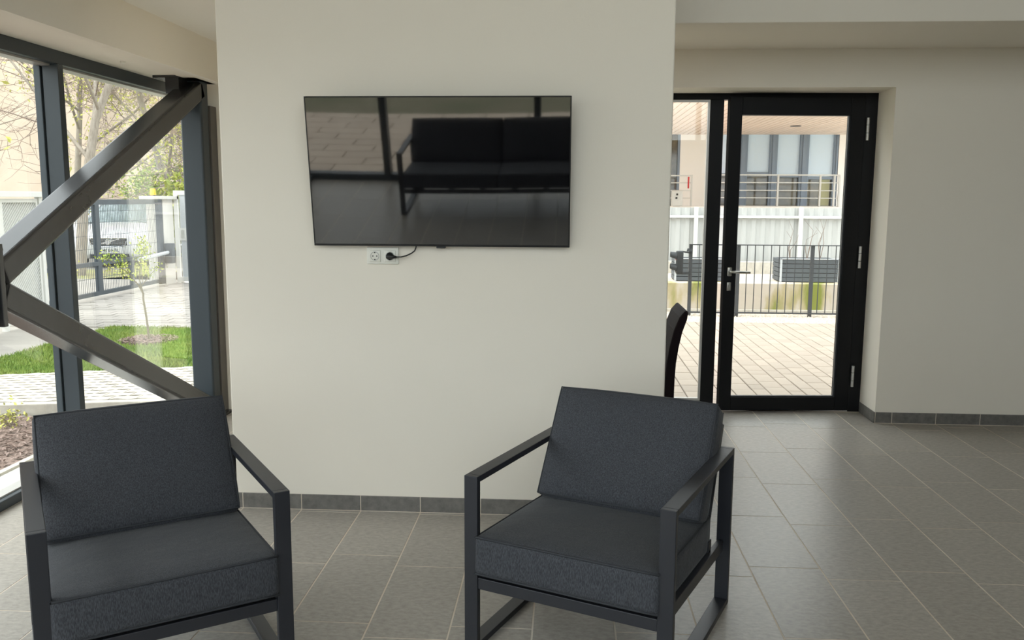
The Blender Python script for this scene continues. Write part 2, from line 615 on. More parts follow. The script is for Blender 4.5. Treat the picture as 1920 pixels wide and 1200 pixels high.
# ------------------------------------------------------------------ left window
win = thing('window_1', 'floor-length window with anthracite frames behind the steel brace', 'window', (XW, 3.0, 0), kind='structure')
YA, YZ = YREAR, 6.58
fr = bx(-2.90, XW, YA, YZ, 0, 0.050)
part('sill_rail', fr, 'anthracite_frame', win, bev=0.004)
part('top_rail', bx(-2.90, XW, YA, YZ, 2.262, 2.334), 'anthracite_frame', win, bev=0.003)
part('glazing_bead', bx(-2.885, -2.80, YA, YZ, 0.050, 0.058), 'bead_aluminium', win)
part('glazing_bead', bx(-2.885, -2.81, YA, YZ, 2.252, 2.262), 'bead_aluminium', win)
ym = [4.685 - 1.62 * i for i in range(0, 4)]
for y in ym:
    mu = part('mullion', bx(-2.855, XW, y - 0.026, y + 0.026, 0.05, 2.262), 'anthracite_frame', win, bev=0.003)
    mm = MB().box(-2.90, -2.862, y - 0.034, y + 0.034, 0.0, 2.30)
    part('pressure_cap', mm, 'anthracite_frame', mu, bev=0.003).parent = mu
part('mullion', bx(-2.90, XW, 6.52, YZ, 0.0, 2.334), 'anthracite_frame', win, bev=0.003)
ye = [YZ - 0.06] + ym + [YA]
for a, c in zip(ye[1:], ye[:-1]):
    part('pane', bx(XG - 0.004, XG + 0.004, a + 0.02, c - 0.02, 0.03, 2.29), 'clear_glass', win)

# rear glazing (behind the viewer; lower part seen in the screen, upper part added)
rw = thing('window_2', 'wide rear glazing with anthracite posts facing the terrace, upper panes added to light the room', 'window', (-0.5, YREAR, 0), kind='structure')
part('sill_rail', bx(-2.9, 0.6, YREAR - 0.12, YREAR, 0, 0.07), 'anthracite_frame', rw)
part('top_rail', bx(-2.9, 3.6, YREAR - 0.12, YREAR, ZH - 0.1, ZH), 'anthracite_frame', rw)
part('transom', bx(-2.9, 3.6, YREAR - 0.12, YREAR, 2.40, 2.48), 'anthracite_frame', rw)
px_ = [-2.86, -1.95, -0.35, 0.565]
for x in px_:
    part('post', bx(x - 0.035, x + 0.035, YREAR - 0.12, YREAR, 0.07, 2.40), 'anthracite_frame', rw)
for a, c in zip(px_[:-1], px_[1:]):
    part('pane', bx(a + 0.035, c - 0.035, YREAR - 0.07, YREAR - 0.062, 0.07, 2.40), 'clear_glass', rw)
px_ += [2.1, 3.56]  # upper posts and panes are added, unseen, to light the room
for x in px_:
    part('post', bx(x - 0.035, x + 0.035, YREAR - 0.12, YREAR, 2.48, ZH - 0.1), 'anthracite_frame', rw)
for a, c in zip(px_[:-1], px_[1:]):
    part('pane', bx(a + 0.035, c - 0.035, YREAR - 0.07, YREAR - 0.062, 2.48, ZH - 0.1), 'clear_glass', rw)

# ------------------------------------------------------------------ steel brace
br = thing('steel_brace', 'dark painted steel cross brace in front of the left window', 'brace', (-2.52, 3.62, 0))
XF, XBk = -2.45, -2.59
YN, ZN = 3.50, 1.165      # centre of the cross


def arm(y0, z0, y1, z1, t=0.124):
    d = Vector((y1 - y0, z1 - z0))
    d.normalize()
    n = Vector((-d.y, d.x)) * t / 2
    pts = [(y0 + n.x, z0 + n.y), (y0 - n.x, z0 - n.y), (y1 - n.x, z1 - n.y), (y1 + n.x, z1 + n.y)]
    return MB().prism(pts, XBk, XF, 'x')


YC = 5.78
sl = 0.478
arms = [(YN + 0.12, ZN + 0.045 + 0.0, YC + 0.06, ZN + 0.045 + sl * (YC - 0.06 - YN)),
        (YN + 0.12, ZN - 0.045 - 0.0, YC + 0.06, ZN - 0.045 - sl * (YC - 0.06 - YN))]
for a in arms:
    part('brace_arm', arm(*a), 'steel_paint', br, bev=0.018, seg=4)
    part('brace_arm', arm(2 * YN - a[0], a[1], 2 * YN - a[2], a[3]), 'steel_paint', br, bev=0.018, seg=4)
for s, y in ((1, YN + 0.045), (-1, YN - 0.075)):
    part('joint_plate', bx(XBk - 0.03, XF + 0.03, y, y + 0.030, 0.985, 1.345), 'steel_paint', br, bev=0.003)
    for zz in (1.01, 1.32):
        for xx in (XBk - 0.012, XF + 0.012):
            part('bolt', MB().disc((xx, y + (0.03 if s > 0 else 0), zz), (0, s, 0), 0.012, 0.012, 0.012, 6), 'steel_paint', br)
part('joint_block', bx(XBk, XF, YN - 0.045, YN + 0.045, 1.0, 1.33), 'steel_paint', br, bev=0.006)
for y in (YC, 2 * YN - YC - 0.14):
    part('column', bx(-2.60, XF, y, y + 0.12, 0, 2.334), 'anthracite_frame', br, bev=0.014, seg=3)
part('head_plate', bx(-2.70, -2.42, YC - 0.16, YC + 0.18, 2.318, 2.333), 'steel_paint', br)
part('head_bracket', bx(-2.63, -2.54, YC - 0.13, YC + 0.0, 2.22, 2.318), 'steel_paint', br)
part('base_plate', bx(-2.66, -2.40, YC - 0.10, YC + 0.20, 0, 0.018), 'steel_paint', br)

o = part('trim_3', MB().box(-2.62, -2.446, 5.915, 6.02, 0, 2.17), 'bronze_panel', bev=0.003)
tag(o, 'narrow bronze-grey corner panel beside the steel column', 'panel', kind='structure')

# ------------------------------------------------------------------ door
YD = 6.345
door = thing('door_1', 'black framed glazed door standing slightly ajar with glass side panel', 'door', (1.6, YD, 0), kind='structure')
fr = MB()
part('door_frame', bx(2.10, 2.187, YD, YD + 0.075, 0, 2.296), 'black_frame', door, bev=0.003)
part('door_frame', bx(-0.35, 2.10, YD, YD + 0.075, 2.252, 2.296), 'black_frame', door, bev=0.003)
part('door_frame', bx(1.022, 1.118, YD, YD + 0.075, 0, 2.252), 'black_frame', door, bev=0.003)
part('door_frame', bx(-0.35, 1.022, YD, YD + 0.075, 0, 0.060), 'black_frame', door, bev=0.003)
part('door_frame', bx(-0.35, -0.28, YD, YD + 0.075, 0.06, 2.252), 'black_frame', door, bev=0.003)
part('threshold', bx(1.118, 2.10, YD - 0.0, YD + 0.10, 0.0, 0.012), 'bead_aluminium', door)
part('side_pane', bx(-0.28, 1.022, YD + 0.035, YD + 0.043, 0.06, 2.252), 'clear_glass', door)
sb = MB()
sb.box(1.006, 1.022, YD + 0.008, YD + 0.034, 0.06, 2.252)
sb.box(-0.28, 1.006, YD + 0.008, YD + 0.034, 0.06, 0.078)
sb.box(-0.28, 1.006, YD + 0.008, YD + 0.034, 2.236, 2.252)
part('glazing_bead', sb, 'bead_aluminium', door)
# leaf, hinged on the right, local x runs to the left from the hinge
leaf = empty('door_leaf', (2.098 - 1.6, 0.0, 0))
leaf.parent = door
leaf.rotation_euler = (0, 0, R(4.6))
W = 0.958
lf = MB()
T0, T1 = -0.012, 0.058
lz0, lz1 = 0.012, 2.262
gz0, gz1 = 0.112, 2.138
gl, gr = -W + 0.088, -0.100
lf.box(-W, gl, T0, T1, lz0, lz1)
lf.box(gr, 0.0, T0, T1, lz0, lz1)
lf.box(gl, gr, T0, T1, lz0, gz0)
lf.box(gl, gr, T0, T1, gz1, lz1)
part('leaf_frame', lf, 'black_frame', leaf, local=True, bev=0.002, seg=1)
part('pane', bx(gl - 0.01, gr + 0.01, 0.022, 0.030, gz0 - 0.01, gz1 + 0.01), 'clear_glass', leaf, local=True)
bd = MB()
bd.box(gr - 0.010, gr, 0.002, 0.020, gz0, gz1)
bd.box(gl, gr - 0.010, 0.002, 0.020, gz0, gz0 + 0.008)
part('glazing_bead', bd, 'rail_metal', leaf, local=True)
hx = -W + 0.040
hd = MB()
hd.rbox(0.016, 0.006, 0.033, 0.0055, 2, c=(hx, T0 - 0.005, 1.035))
hd.tube([(hx, T0 - 0.005, 1.037), (hx, T0 - 0.052, 1.037), (hx + 0.014, T0 - 0.060, 1.037), (hx + 0.135, T0 - 0.058, 1.034)], 0.0095, 10)
part('door_handle', hd, 'brushed_steel', leaf, local=True, smooth=True)
kh = MB()
kh.rbox(0.0155, 0.005, 0.031, 0.0048, 2, c=(hx, T0 - 0.004, 0.928))
part('lock_plate', kh, 'brushed_steel', leaf, local=True, smooth=True)
kc = MB()
kc.disc((hx, T0 - 0.008, 0.934), (0, -1, 0), 0.008, 0.008, 0.004, 14)
kc.box(hx - 0.0045, hx + 0.0045, T0 - 0.012, T0 - 0.008, 0.912, 0.932)
part('lock_cylinder', kc, 'grey_plastic', leaf, local=True)
for z in (2.045, 1.142, 0.270):
    hg = MB()
    for a, c in ((-0.078, -0.030), (-0.026, 0.026), (0.030, 0.078)):
        hg.tube([(0.018, T0 - 0.010, z + a), (0.018, T0 - 0.010, z + c)], 0.0105, 10)
    part('hinge', hg, 'bead_aluminium', leaf, local=True, smooth=False)

# ------------------------------------------------------------------ television
tilt = math.atan2(0.109, 0.678)
tv = thing('television', 'large black flat screen television tilted down on the wall', 'television', (-0.583, 3.9785, 1.663))


def tvx(mb):
    return mb.xf(Matrix.Rotation(tilt, 4, 'X'))


w2, h2 = 0.605, 0.3435
b_ = MB().rbox(w2, 0.010, h2, 0.006, 4, c=(0, 0.0115, 0))
part('back_shell', tvx(b_), 'tv_bezel', tv, local=True, smooth=True)
b_ = MB().rbox(0.40, 0.014, 0.22, 0.010, 4, c=(0, 0.026, -0.03))
part('rear_housing', tvx(b_), 'black_plastic', tv, local=True, smooth=True)
bz = MB()
e = 0.006
bz.box(-w2, w2, -0.002, 0.004, h2 - e, h2)
bz.box(-w2, w2, -0.002, 0.004, -h2, -h2 + 0.010)
bz.box(-w2, -w2 + e, -0.002, 0.004, -h2 + 0.010, h2 - e)
bz.box(w2 - e, w2, -0.002, 0.004, -h2 + 0.010, h2 - e)
part('bezel', tvx(bz), 'tv_bezel', tv, local=True, bev=0.001, seg=1)
# slightly sagging panel
sc_ = MB()
NX, NZ = 24, 14
for j in range(NZ + 1):
    for i in range(NX + 1):
        gx, gz = -1 + 2 * i / NX, -1 + 2 * j / NZ
        dy = 0.0016 * (1 - gx * gx) * (0.3 + 0.7 * (gz + 1) / 2)
        sc_.v.append((gx * (w2 - e), -0.0005 + dy - 0.0016, gz * (h2 - 0.008) + 0.002))
for j in range(NZ):
    for i in range(NX):
        a = j * (NX + 1) + i
        sc_.f.append((a, a + 1, a + NX + 2, a + NX + 1))
part('screen', tvx(sc_), 'tv_screen', tv, local=True, smooth=True)
b_ = bx(-0.022, 0.022, -0.004, 0.010, -h2 - 0.009, -h2)
part('sensor_tab', tvx(b_), 'tv_bezel', tv, local=True, bev=0.003)
mt = MB()
mt.bar((-0.16, 0.046, 0.16), (-0.16, 0.080, 0.10), 0.03, 0.02)
mt.bar((0.16, 0.046, 0.16), (0.16, 0.080, 0.10), 0.03, 0.02)
mt.box(-0.24, 0.24, 0.078, 0.0935, -0.11, 0.14)
part('wall_bracket', mt, 'black_plastic', tv, local=True)

# socket plate
so = thing('double_socket', 'white double wall socket below the television', 'socket', (-0.868, YT, 1.276))
part('cover_frame', MB().rbox(0.0775, 0.005, 0.0405, 0.004, 3, c=(-0.868, YT - 0.005, 1.276)), 'white_plastic', so, smooth=True)
for i, x in enumerate((-0.905, -0.832)):
    s_ = part('socket_insert', MB().rbox(0.0275, 0.004, 0.0275, 0.003, 2, c=(x, YT - 0.010, 1.274)), 'white_plastic', so, smooth=True)
    k = MB()
    ring = 24
    for q in range(ring):
        a0, a1 = 2 * pi * q / ring, 2 * pi * (q + 1) / ring
        r0, r1 = 0.0185, 0.0212
        y = YT - 0.0152
        k.add([(x + r0 * cos(a0), y, 1.274 + r0 * sin(a0)), (x + r1 * cos(a0), y, 1.274 + r1 * sin(a0)), (x + r1 * cos(a1), y, 1.274 + r1 * sin(a1)), (x + r0 * cos(a1), y, 1.274 + r0 * sin(a1)),
               (x + r0 * cos(a0), y + 0.002, 1.274 + r0 * sin(a0)), (x + r1 * cos(a0), y + 0.002, 1.274 + r1 * sin(a0)), (x + r1 * cos(a1), y + 0.002, 1.274 + r1 * sin(a1)), (x + r0 * cos(a1), y + 0.002, 1.274 + r0 * sin(a1))],
              [(0, 1, 2, 3), (0, 3, 7, 4), (1, 5, 6, 2)])
    part('socket_rim', k, 'grey_plastic', s_)
    k = MB()
    k.box(x - 0.003, x + 0.003, YT - 0.016, YT - 0.013, 1.288, 1.293)
    k.box(x - 0.003, x + 0.003, YT - 0.016, YT - 0.013, 1.255, 1.260)
    k.disc((x - 0.0095, YT - 0.0138, 1.274), (0, -1, 0), 0.003, 0.003, 0.001, 10)
    k.disc((x + 0.0095, YT - 0.0138, 1.274), (0, -1, 0), 0.003, 0.003, 0.001, 10)
    part('contacts', k, 'black_plastic', s_)
cb = thing('power_cable', 'black power plug and cable running up behind the television', 'cable', (-0.832, YT - 0.02, 1.274))
k = MB()
k.disc((-0.832, YT - 0.0145, 1.274), (0, -1, 0), 0.0185, 0.016, 0.016, 20)
k.tube([(-0.845, YT - 0.034, 1.274), (-0.815, YT - 0.034, 1.272), (-0.797, YT - 0.032, 1.2715)], [0.010, 0.009, 0.005], 10)
part('plug', k, 'black_plastic', cb, smooth=True)
part('cable', MB().tube([(-0.80, YT - 0.032, 1.272), (-0.775, YT - 0.032, 1.272), (-0.75, YT - 0.032, 1.278), (-0.725, YT - 0.03, 1.290), (-0.710, YT - 0.028, 1.302), (-0.704, YT - 0.026, 1.318), (-0.700, YT - 0.022, 1.36)], 0.0032, 8), 'black_plastic', cb, smooth=True)

# ------------------------------------------------------------------ armchairs
CW, CL, CH, CB, CT = 0.739, 0.763, 0.62, 0.051, 0.022


def outline_tube(parent, pts, r=0.0042):
    return part('piping', MB().tube(pts + [pts[0]], r, 6, caps=False), 'piping', parent, local=True, smooth=True)


def rail(mb, x, y0, z0, y1, z1, w, t):
    return mb.bar((x, y0, z0), (x, y1, z1), w, t)


def lounge(name, label, cat, loc, rz, width=CW, seats=1, group=None):
    t = thing(name, label, cat, loc, rz, group)
    for s in (-1, 1):
        xo = s * width / 2
        xi = xo - s * CB
        xa, xb = min(xo, xi), max(xo, xi)
        part('front_leg', bx(xa, xb, 0, CT, 0, CH), 'chair_metal', t, local=True, bev=0.002)
        part('rear_leg', bx(xa, xb, CL - CT, CL, 0, CH), 'chair_metal', t, local=True, bev=0.002)
        part('armrest', bx(xa, xb, CT, CL - CT, CH - CT, CH), 'chair_metal', t, local=True, bev=0.002)
        part('floor_runner', bx(xa, xb, CT, CL - CT, 0, CT), 'chair_metal', t, local=True, bev=0.002)
        xm = (xa + xb) / 2 - s * 0.010
        part('side_rail', MB().bar((xm, CT, 0.262), (xm, CL - CT, 0.235), 0.022, 0.045), 'chair_metal', t, local=True, bev=0.002)
    xi = width / 2 - CB
    part('front_rail', bx(-xi, xi, 0.004, 0.026, 0.221, 0.262), 'chair_metal', t, local=True, bev=0.002)
    part('rear_rail', bx(-xi, xi, 0.60, 0.622, 0.221, 0.262), 'chair_metal', t, local=True, bev=0.002)
    for i in range(3 * seats):
        x = -xi + (i + 0.5) * 2 * xi / (3 * seats)
        part('seat_slat', bx(x - 0.03, x + 0.03, 0.026, 0.60, 0.246, 0.258), 'chair_metal', t, local=True)
    # back frame leaning back
    A, B = Vector((0.575, 0.255)), Vector((0.79, 0.70))
    for s in (-1, 1):
        x = s * (xi - 0.014)
        part('back_post', MB().bar((x, A.x, A.y), (x, B.x, B.y), 0.022, 0.045, (0, 1, 0)), 'chair_metal', t, local=True, bev=0.002)
    for q in (0.35, 0.65, 1.0):
        pt = A.lerp(B, q)
        part('back_slat', MB().bar((-xi + 0.01, pt.x, pt.y), (xi - 0.01, pt.x, pt.y), 0.05, 0.012, (0, 1, 0.5)), 'chair_metal', t, local=True)
    # bracket at the foot of the back
    for s in (-1, 1):
        part('pivot_bracket', bx(s * xi - 0.012, s * xi + 0.012, 0.575, 0.615, 0.262, 0.305), 'chair_metal', t, local=True, bev=0.003)
    sw = (2 * xi + 0.012) / seats
    for q in range(seats):
        cx = -xi - 0.006 + sw * (q + 0.5)
        # seat cushion
        hx_, hy_, hz_ = sw / 2, 0.318, 0.068
        cy, cz = 0.318 - 0.012, 0.335
        M = Matrix.Translation((cx, cy, cz)) @ Matrix.Rotation(R(-2.2), 4, 'X')
        cu = part('seat_cushion', MB().rbox(hx_, hy_, hz_, 0.016, 10, puff=(0.004, 0.006, 0.012)).xf(M), 'upholstery', t, local=True, smooth=True)
        for zz in (hz_ - 0.004, -hz_ + 0.004):
            P_ = []
            g = 0.004
            n = 10
            for i in range(n):
                P_.append((-hx_ + g + (2 * hx_ - 2 * g) * i / n, -hy_ + g - 0.002, zz))
            for i in range(n):
                P_.append((hx_ - g + 0.001, -hy_ + g + (2 * hy_ - 2 * g) * i / n, zz))
            for i in range(n):
                P_.append((hx_ - g - (2 * hx_ - 2 * g) * i / n, hy_ - g + 0.001, zz))
            for i in range(n):
                P_.append((-hx_ + g - 0.001, hy_ - g - (2 * hy_ - 2 * g) * i / n, zz))
            outline_tube(cu, [tuple(M @ Vector(a)) for a in P_])
        # back cushion, leaning back
        hx2, hy2, hz2 = sw / 2 - 0.004, 0.058, 0.222
        tl = R(30.5)
        M = Matrix.Translation((cx, 0.628, 0.582)) @ Matrix.Rotation(-tl, 4, 'X')
        bc = part('back_cushion', MB().rbox(hx2, hy2, hz2, 0.018, 10, puff=(0.005, 0.026, 0.008)).xf(M), 'upholstery', t, local=True, smooth=True)
        for yy in (-hy2 + 0.004, hy2 - 0.004):
            P_ = []
            n = 10
            g = 0.005
            for i in range(n):
                P_.append((-hx2 + g + (2 * hx2 - 2 * g) * i / n, yy, -hz2 + g))
            for i in range(n):
                P_.append((hx2 - g, yy, -hz2 + g + (2 * hz2 - 2 * g) * i / n))
            for i in range(n):
                P_.append((hx2 - g - (2 * hx2 - 2 * g) * i / n, yy, hz2 - g))
            for i in range(n):
                P_.append((-hx2 + g, yy, hz2 - g - (2 * hz2 - 2 * g) * i / n))
            outline_tube(bc, [tuple(M @ Vector(a)) for a in P_], 0.0036)
    return t


G_ARM = 'dark grey lounge armchairs'
lounge('armchair', 'dark grey cushioned lounge armchair standing beside the left window', 'armchair', (-1.1743, 2.3948, 0), 0.5978, group=G_ARM)
lounge('armchair', 'dark grey cushioned lounge armchair standing nearer to the glazed door', 'armchair', (0.0079, 2.6504, 0), -0.4128, group=G_ARM)
lounge('sofa', 'dark two-seat lounge sofa behind the viewer, mirrored in the television', 'sofa', (-0.66, -0.20, 0), pi, width=1.9, seats=2)

# ------------------------------------------------------------------ dining chair behind the wall block
dc = thing('dining_chair', 'dark leather high-backed dining chair half hidden by the television wall', 'chair', (0.45, 5.52, 0))
prof = []
cl_ = [(0.664, 0.28), (0.664, 0.36), (0.665, 0.44), (0.671, 0.54), (0.685, 0.64), (0.706, 0.74), (0.735, 0.82), (0.757, 0.868)]
th = [0.030, 0.030, 0.030, 0.029, 0.028, 0.027, 0.025, 0.010]
L_, R_ = [], []
for i, (x, z) in enumerate(cl_):
    a = cl_[max(i - 1, 0)]
    c = cl_[min(i + 1, len(cl_) - 1)]
    d = Vector((c[0] - a[0], c[1] - a[1])).normalized()
    L_.append((x - d.y * th[i], z + d.x * th[i]))
    R_.append((x + d.y * th[i], z - d.x * th[i]))
pr = L_ + R_[::-1]
part('backrest', MB().prism(pr, 5.30, 5.74, 'y'), 'dark_leather', dc, bev=0.012, seg=3)
part('seat', MB().rbox(0.22, 0.22, 0.045, 0.03, 5, puff=(0, 0, 0.01), c=(0.42, 5.52, 0.43)), 'dark_leather', dc, smooth=True)
for sx in (0.23, 0.64):
    for sy in (5.335, 5.705):
        part('leg', MB().bar((sx, sy, 0), (sx, sy, 0.40), 0.034, 0.034, (0, 1, 0)), 'black_plastic', dc, bev=0.003)

# ================================================================== outside, left
rnd = random.Random(7)
G0 = -0.08


def poly(name, pts, z0, z1, m, label, cat):
    o = part(name, MB().prism(pts, z0, z1, 'z'), m)
    return tag(o, label, cat, kind='structure')


poly('mulch_bed', [(-14, -8), (-3.29, -8), (-3.29, 6.15), (-4.19, 5.97), (-14, 4.2)], -0.3, G0, 'mulch', 'brown bark mulch bed outside the left window', 'flower bed')
poly('gravel_strip', [(-3.25, -1.2), (-2.90, -1.2), (-2.90, 6.2), (-3.25, 6.12)], -0.3, -0.06, 'white_gravel', 'white gravel strip along the foot of the window', 'gravel')
o = part('edging_strip', bx(-3.29, -3.25, -1.2, 6.12, -0.3, -0.045), 'kerb_concrete')
tag(o, 'thin edging strip between gravel and mulch', 'edging', kind='structure')
# bark chips, too many to count
ch = MB()
for i in range(5200):
    x = rnd.uniform(-5.6, -3.30)
    y = rnd.uniform(3.6, 6.0)
    a = rnd.uniform(0, pi)
    l, w = rnd.uniform(0.012, 0.034), rnd.uniform(0.006, 0.013)
    z = G0 + rnd.uniform(0.0, 0.02)
    dx, dy = cos(a) * l, sin(a) * l
    ex, ey = -sin(a) * w, cos(a) * w
    t = rnd.uniform(-0.012, 0.012)
    ch.add([(x - dx, y - dy, z - t), (x + ex, y + ey, z + 0.004), (x + dx, y + dy, z + t), (x - ex, y - ey, z + 0.006)], [(0, 1, 2, 3)])
mat('bark_chip', (0.16, 0.10, 0.08), 0.9, noise=(30, (0.36, 0.27, 0.24), (1, 1, 1)))
o = part('bark_chips', ch, 'bark_chip')
tag(o, 'loose bark chips covering the bed outside the window', 'mulch', kind='stuff')


def leaf_quads(mb, c, n, spread, size, rr):
    for _ in range(n):
        p0 = Vector(c) + Vector((rr.gauss(0, spread), rr.gauss(0, spread), rr.gauss(0, spread)))
        a = Vector((rr.gauss(0, 1), rr.gauss(0, 1), rr.gauss(0, 1))).normalized()
        b = a.orthogonal().normalized()
        s = size * rr.uniform(0.6, 1.3)
        mb.add([p0 - a * s, p0 + b * s * 0.5, p0 + a * s, p0 - b * s * 0.5], [(0, 1, 2, 3)])


for k, (x, y, lab) in enumerate(((-3.92, 5.72, 'small yellow-green plant in the mulch near the kerb'), (-3.78, 5.06, 'small yellow-green plant in the mulch near the gravel'))):
    t = thing('ground_plant', lab, 'plant', (x, y, G0), group='small plants in the mulch bed')
    st = MB()
    for _ in range(9):
        st.tube([(0, 0, 0), (rnd.uniform(-.06, .06), rnd.uniform(-.06, .06), 0.06), (rnd.uniform(-.1, .1), rnd.uniform(-.1, .1), 0.11)], 0.0025, 4)
    part('stem', st, 'young_bark', t, local=True)
    lv = MB()
    leaf_quads(lv, (0, 0, 0.075), 130, 0.05, 0.016, rnd)
    part('leaf', lv, 'leaf_yellow', t, local=True, kind='stuff')

# kerb stones along the path
kerb = thing('path_kerb', 'pale concrete kerb stones between mulch bed and path', 'kerb', (-4.0, 6.0, G0), kind='structure')
ka, kb = Vector((-9.2, 4.99)), Vector((-2.92, 6.28))
n = 8
for i in range(n):
    a = ka.lerp(kb, i / n + 0.0008)
    c = ka.lerp(kb, (i + 1) / n - 0.0008)
    d = (c - a).normalized()
    nn = Vector((-d.y, d.x)) * 0.08
    part('kerb_stone', MB().prism([(a.x, a.y), (c.x, c.y), (c.x + nn.x, c.y + nn.y), (a.x + nn.x, a.y + nn.y)], -0.3, 0.004, 'z'), 'kerb_concrete', kerb, bev=0.006)


# path of wavy interlocking blocks
def near_y(x):
    return 6.06 + 0.08 + (x + 4.19) * 0.2054


def far_y(x):
    return 7.10 + (x + 4.92) * 0.333


poly('path_bed', [(-9.5, near_y(-9.5)), (-2.9, near_y(-2.9)), (-2.9, far_y(-2.9)), (-5.45, 6.92), (-9.5, 6.0)], -0.3, -0.014, 'joint_sand', 'sand bed under the block path outside the left window', 'path')
path = thing('block_path', 'light wavy concrete block path beside the lawn', 'path', (-4.5, 6.8, 0), kind='structure')
wp = MB()
cnt = 0
for row in range(11):
    s0 = row / 11.0
    s1 = (row + 1) / 11.0 - 0.008
    x = -9.3 + (0.1 if row % 2 else 0)
    while x < -2.95:
        xe = min(x + 0.2, -2.91)
        vs = []
        N = 6
        for sv in (s0, s1):
            for i in range(N + 1):
                xx = x + 0.004 + (xe - x - 0.008) * i / N
                wv = 0.016 * sin(2 * pi * i / N)
                yy = near_y(xx) + (far_y(xx) - near_y(xx)) * sv + wv
                vs.append((xx, yy, 0.0 if True else 0))
        fs = [(i, i + 1, N + 1 + i + 1, N + 1 + i) for i in range(N)]
        vs2 = [(a, b_, -0.02) for a, b_, c in vs]
        base = len(vs)
        fs += [(i, base + i, base + i + 1, i + 1) for i in range(N)]
        fs += [(N, base + N, base + 2 * N + 1, 2 * N + 1), (N + 1, 0, base, base + N + 1)]
        wp.add(vs + vs2, fs)
        x += 0.2
part('paving_blocks', wp, 'path_block', path, kind='stuff')

# lawn
lawn_pts = [(-5.45, 6.93), (-4.92, 7.10), (-3.45, 7.59), (-2.4, 7.94), (-1.0, 8.4), (-1.0, 9.92), (-4.46, 9.92), (-5.45, 9.95)]
lawn = poly('lawn', lawn_pts, -0.3, -0.01, 'lawn', 'green lawn patch between path and driveway', 'lawn')
gb = MB()


def in_lawn(x, y):
    return -5.45 < x < -2.6 and 7.10 + (x + 4.92) * 0.333 < y < 9.93 and ((x + 4.50) / 0.30) ** 2 + ((y - 8.98) / 0.32) ** 2 > 1


for i in range(30000):
    x, y = rnd.uniform(-5.45, -2.9), rnd.uniform(6.9, 9.93)
    if not in_lawn(x, y):
        continue
    a = rnd.uniform(0, pi)
    w = rnd.uniform(0.004, 0.008)
    hh = rnd.uniform(0.02, 0.05)
    lx, ly = rnd.uniform(-.025, .025), rnd.uniform(-.025, .025)
    gb.add([(x - cos(a) * w, y - sin(a) * w, -0.012), (x + cos(a) * w, y + sin(a) * w, -0.012), (x + lx, y + ly, hh - 0.012)], [(0, 1, 2)])
o = part('grass', gb, 'grass_blade')
tag(o, 'short grass blades of the lawn around the sapling', 'grass', kind='stuff')
o = part('planting_disc', MB().disc((-4.50, 8.98, -0.02), (0, 0, 1), 0.32, 0.26, 0.025, 24), 'soil')
tag(o, 'round patch of dark mulch at the foot of the sapling', 'mulch', kind='structure')
pc = MB()
for i in range(420):
    a, q = rnd.uniform(0, 2 * pi), rnd.uniform(0, 1) ** 0.5 * 0.30
    x, y = -4.50 + q * cos(a), 8.98 + q * sin(a)
    a = rnd.uniform(0, pi)
    l, w = rnd.uniform(0.012, 0.035), rnd.uniform(0.006, 0.014)
    z = 0.008 + rnd.uniform(0, 0.015)
    pc.add([(x - cos(a) * l, y - sin(a) * l, z), (x - sin(a) * w, y + cos(a) * w, z + 0.008), (x + cos(a) * l, y + sin(a) * l, z), (x + sin(a) * w, y - cos(a) * w, z + 0.004)], [(0, 1, 2, 3)])
part('bark_chips', pc, 'bark_chip', o, kind='stuff')

# driveway
poly('driveway', [(-30, 6.2), (-5.47, 6.95), (-5.47, 9.97), (-1.0, 9.94), (-1.0, 11.5), (-7.15, 15.6), (-7.25, 16), (-30, 16)], -0.3, -0.03, 'drive_block', 'grey block paved driveway in front of the gate', 'driveway')
dv = MB()
for row in range(26):
    y0_ = 9.98 + row * 0.2
    x = -7.1 + (0.12 if row % 2 else 0)
    while x < -3.4:
        if y0_ < 11.5 or x < -1 - (y0_ - 11.5) * 1.5:
            dv.box(x + 0.006, x + 0.234, y0_ + 0.006, y0_ + 0.194, -0.04, -0.018 + rnd.uniform(-.003, .003))
        x += 0.24
drv = thing('driveway_blocks', 'weathered grey paving blocks of the driveway behind the lawn', 'paving', (-5, 11, -0.03), kind='structure')
part('paving_blocks', dv, 'drive_block', drv, kind='stuff')
# street and verges beyond the gate
poly('street', [(-60, 16), (-7.1, 16.0), (-1, 16.0), (6, 60), (-60, 60)], -0.4, -0.06, 'asphalt', 'pale street beyond the gate', 'street')
poly('verge', [(-12.5, 16.2), (-7.5, 16.0), (-7.5, 18.2), (-13.0, 18.4)], -0.2, -0.05, 'verge_soil', 'earthy planted verge between gate and parked cars', 'verge')
vg = MB()
for _ in range(26):
    leaf_quads(vg, (rnd.uniform(-11.5, -8.2), rnd.uniform(16.3, 18.0), 0.05), 26, 0.09, 0.035, rnd)
o = part('verge_plants', vg, 'leaf_yellow')
tag(o, 'low yellow-green ground cover on the verge', 'plants', kind='stuff')

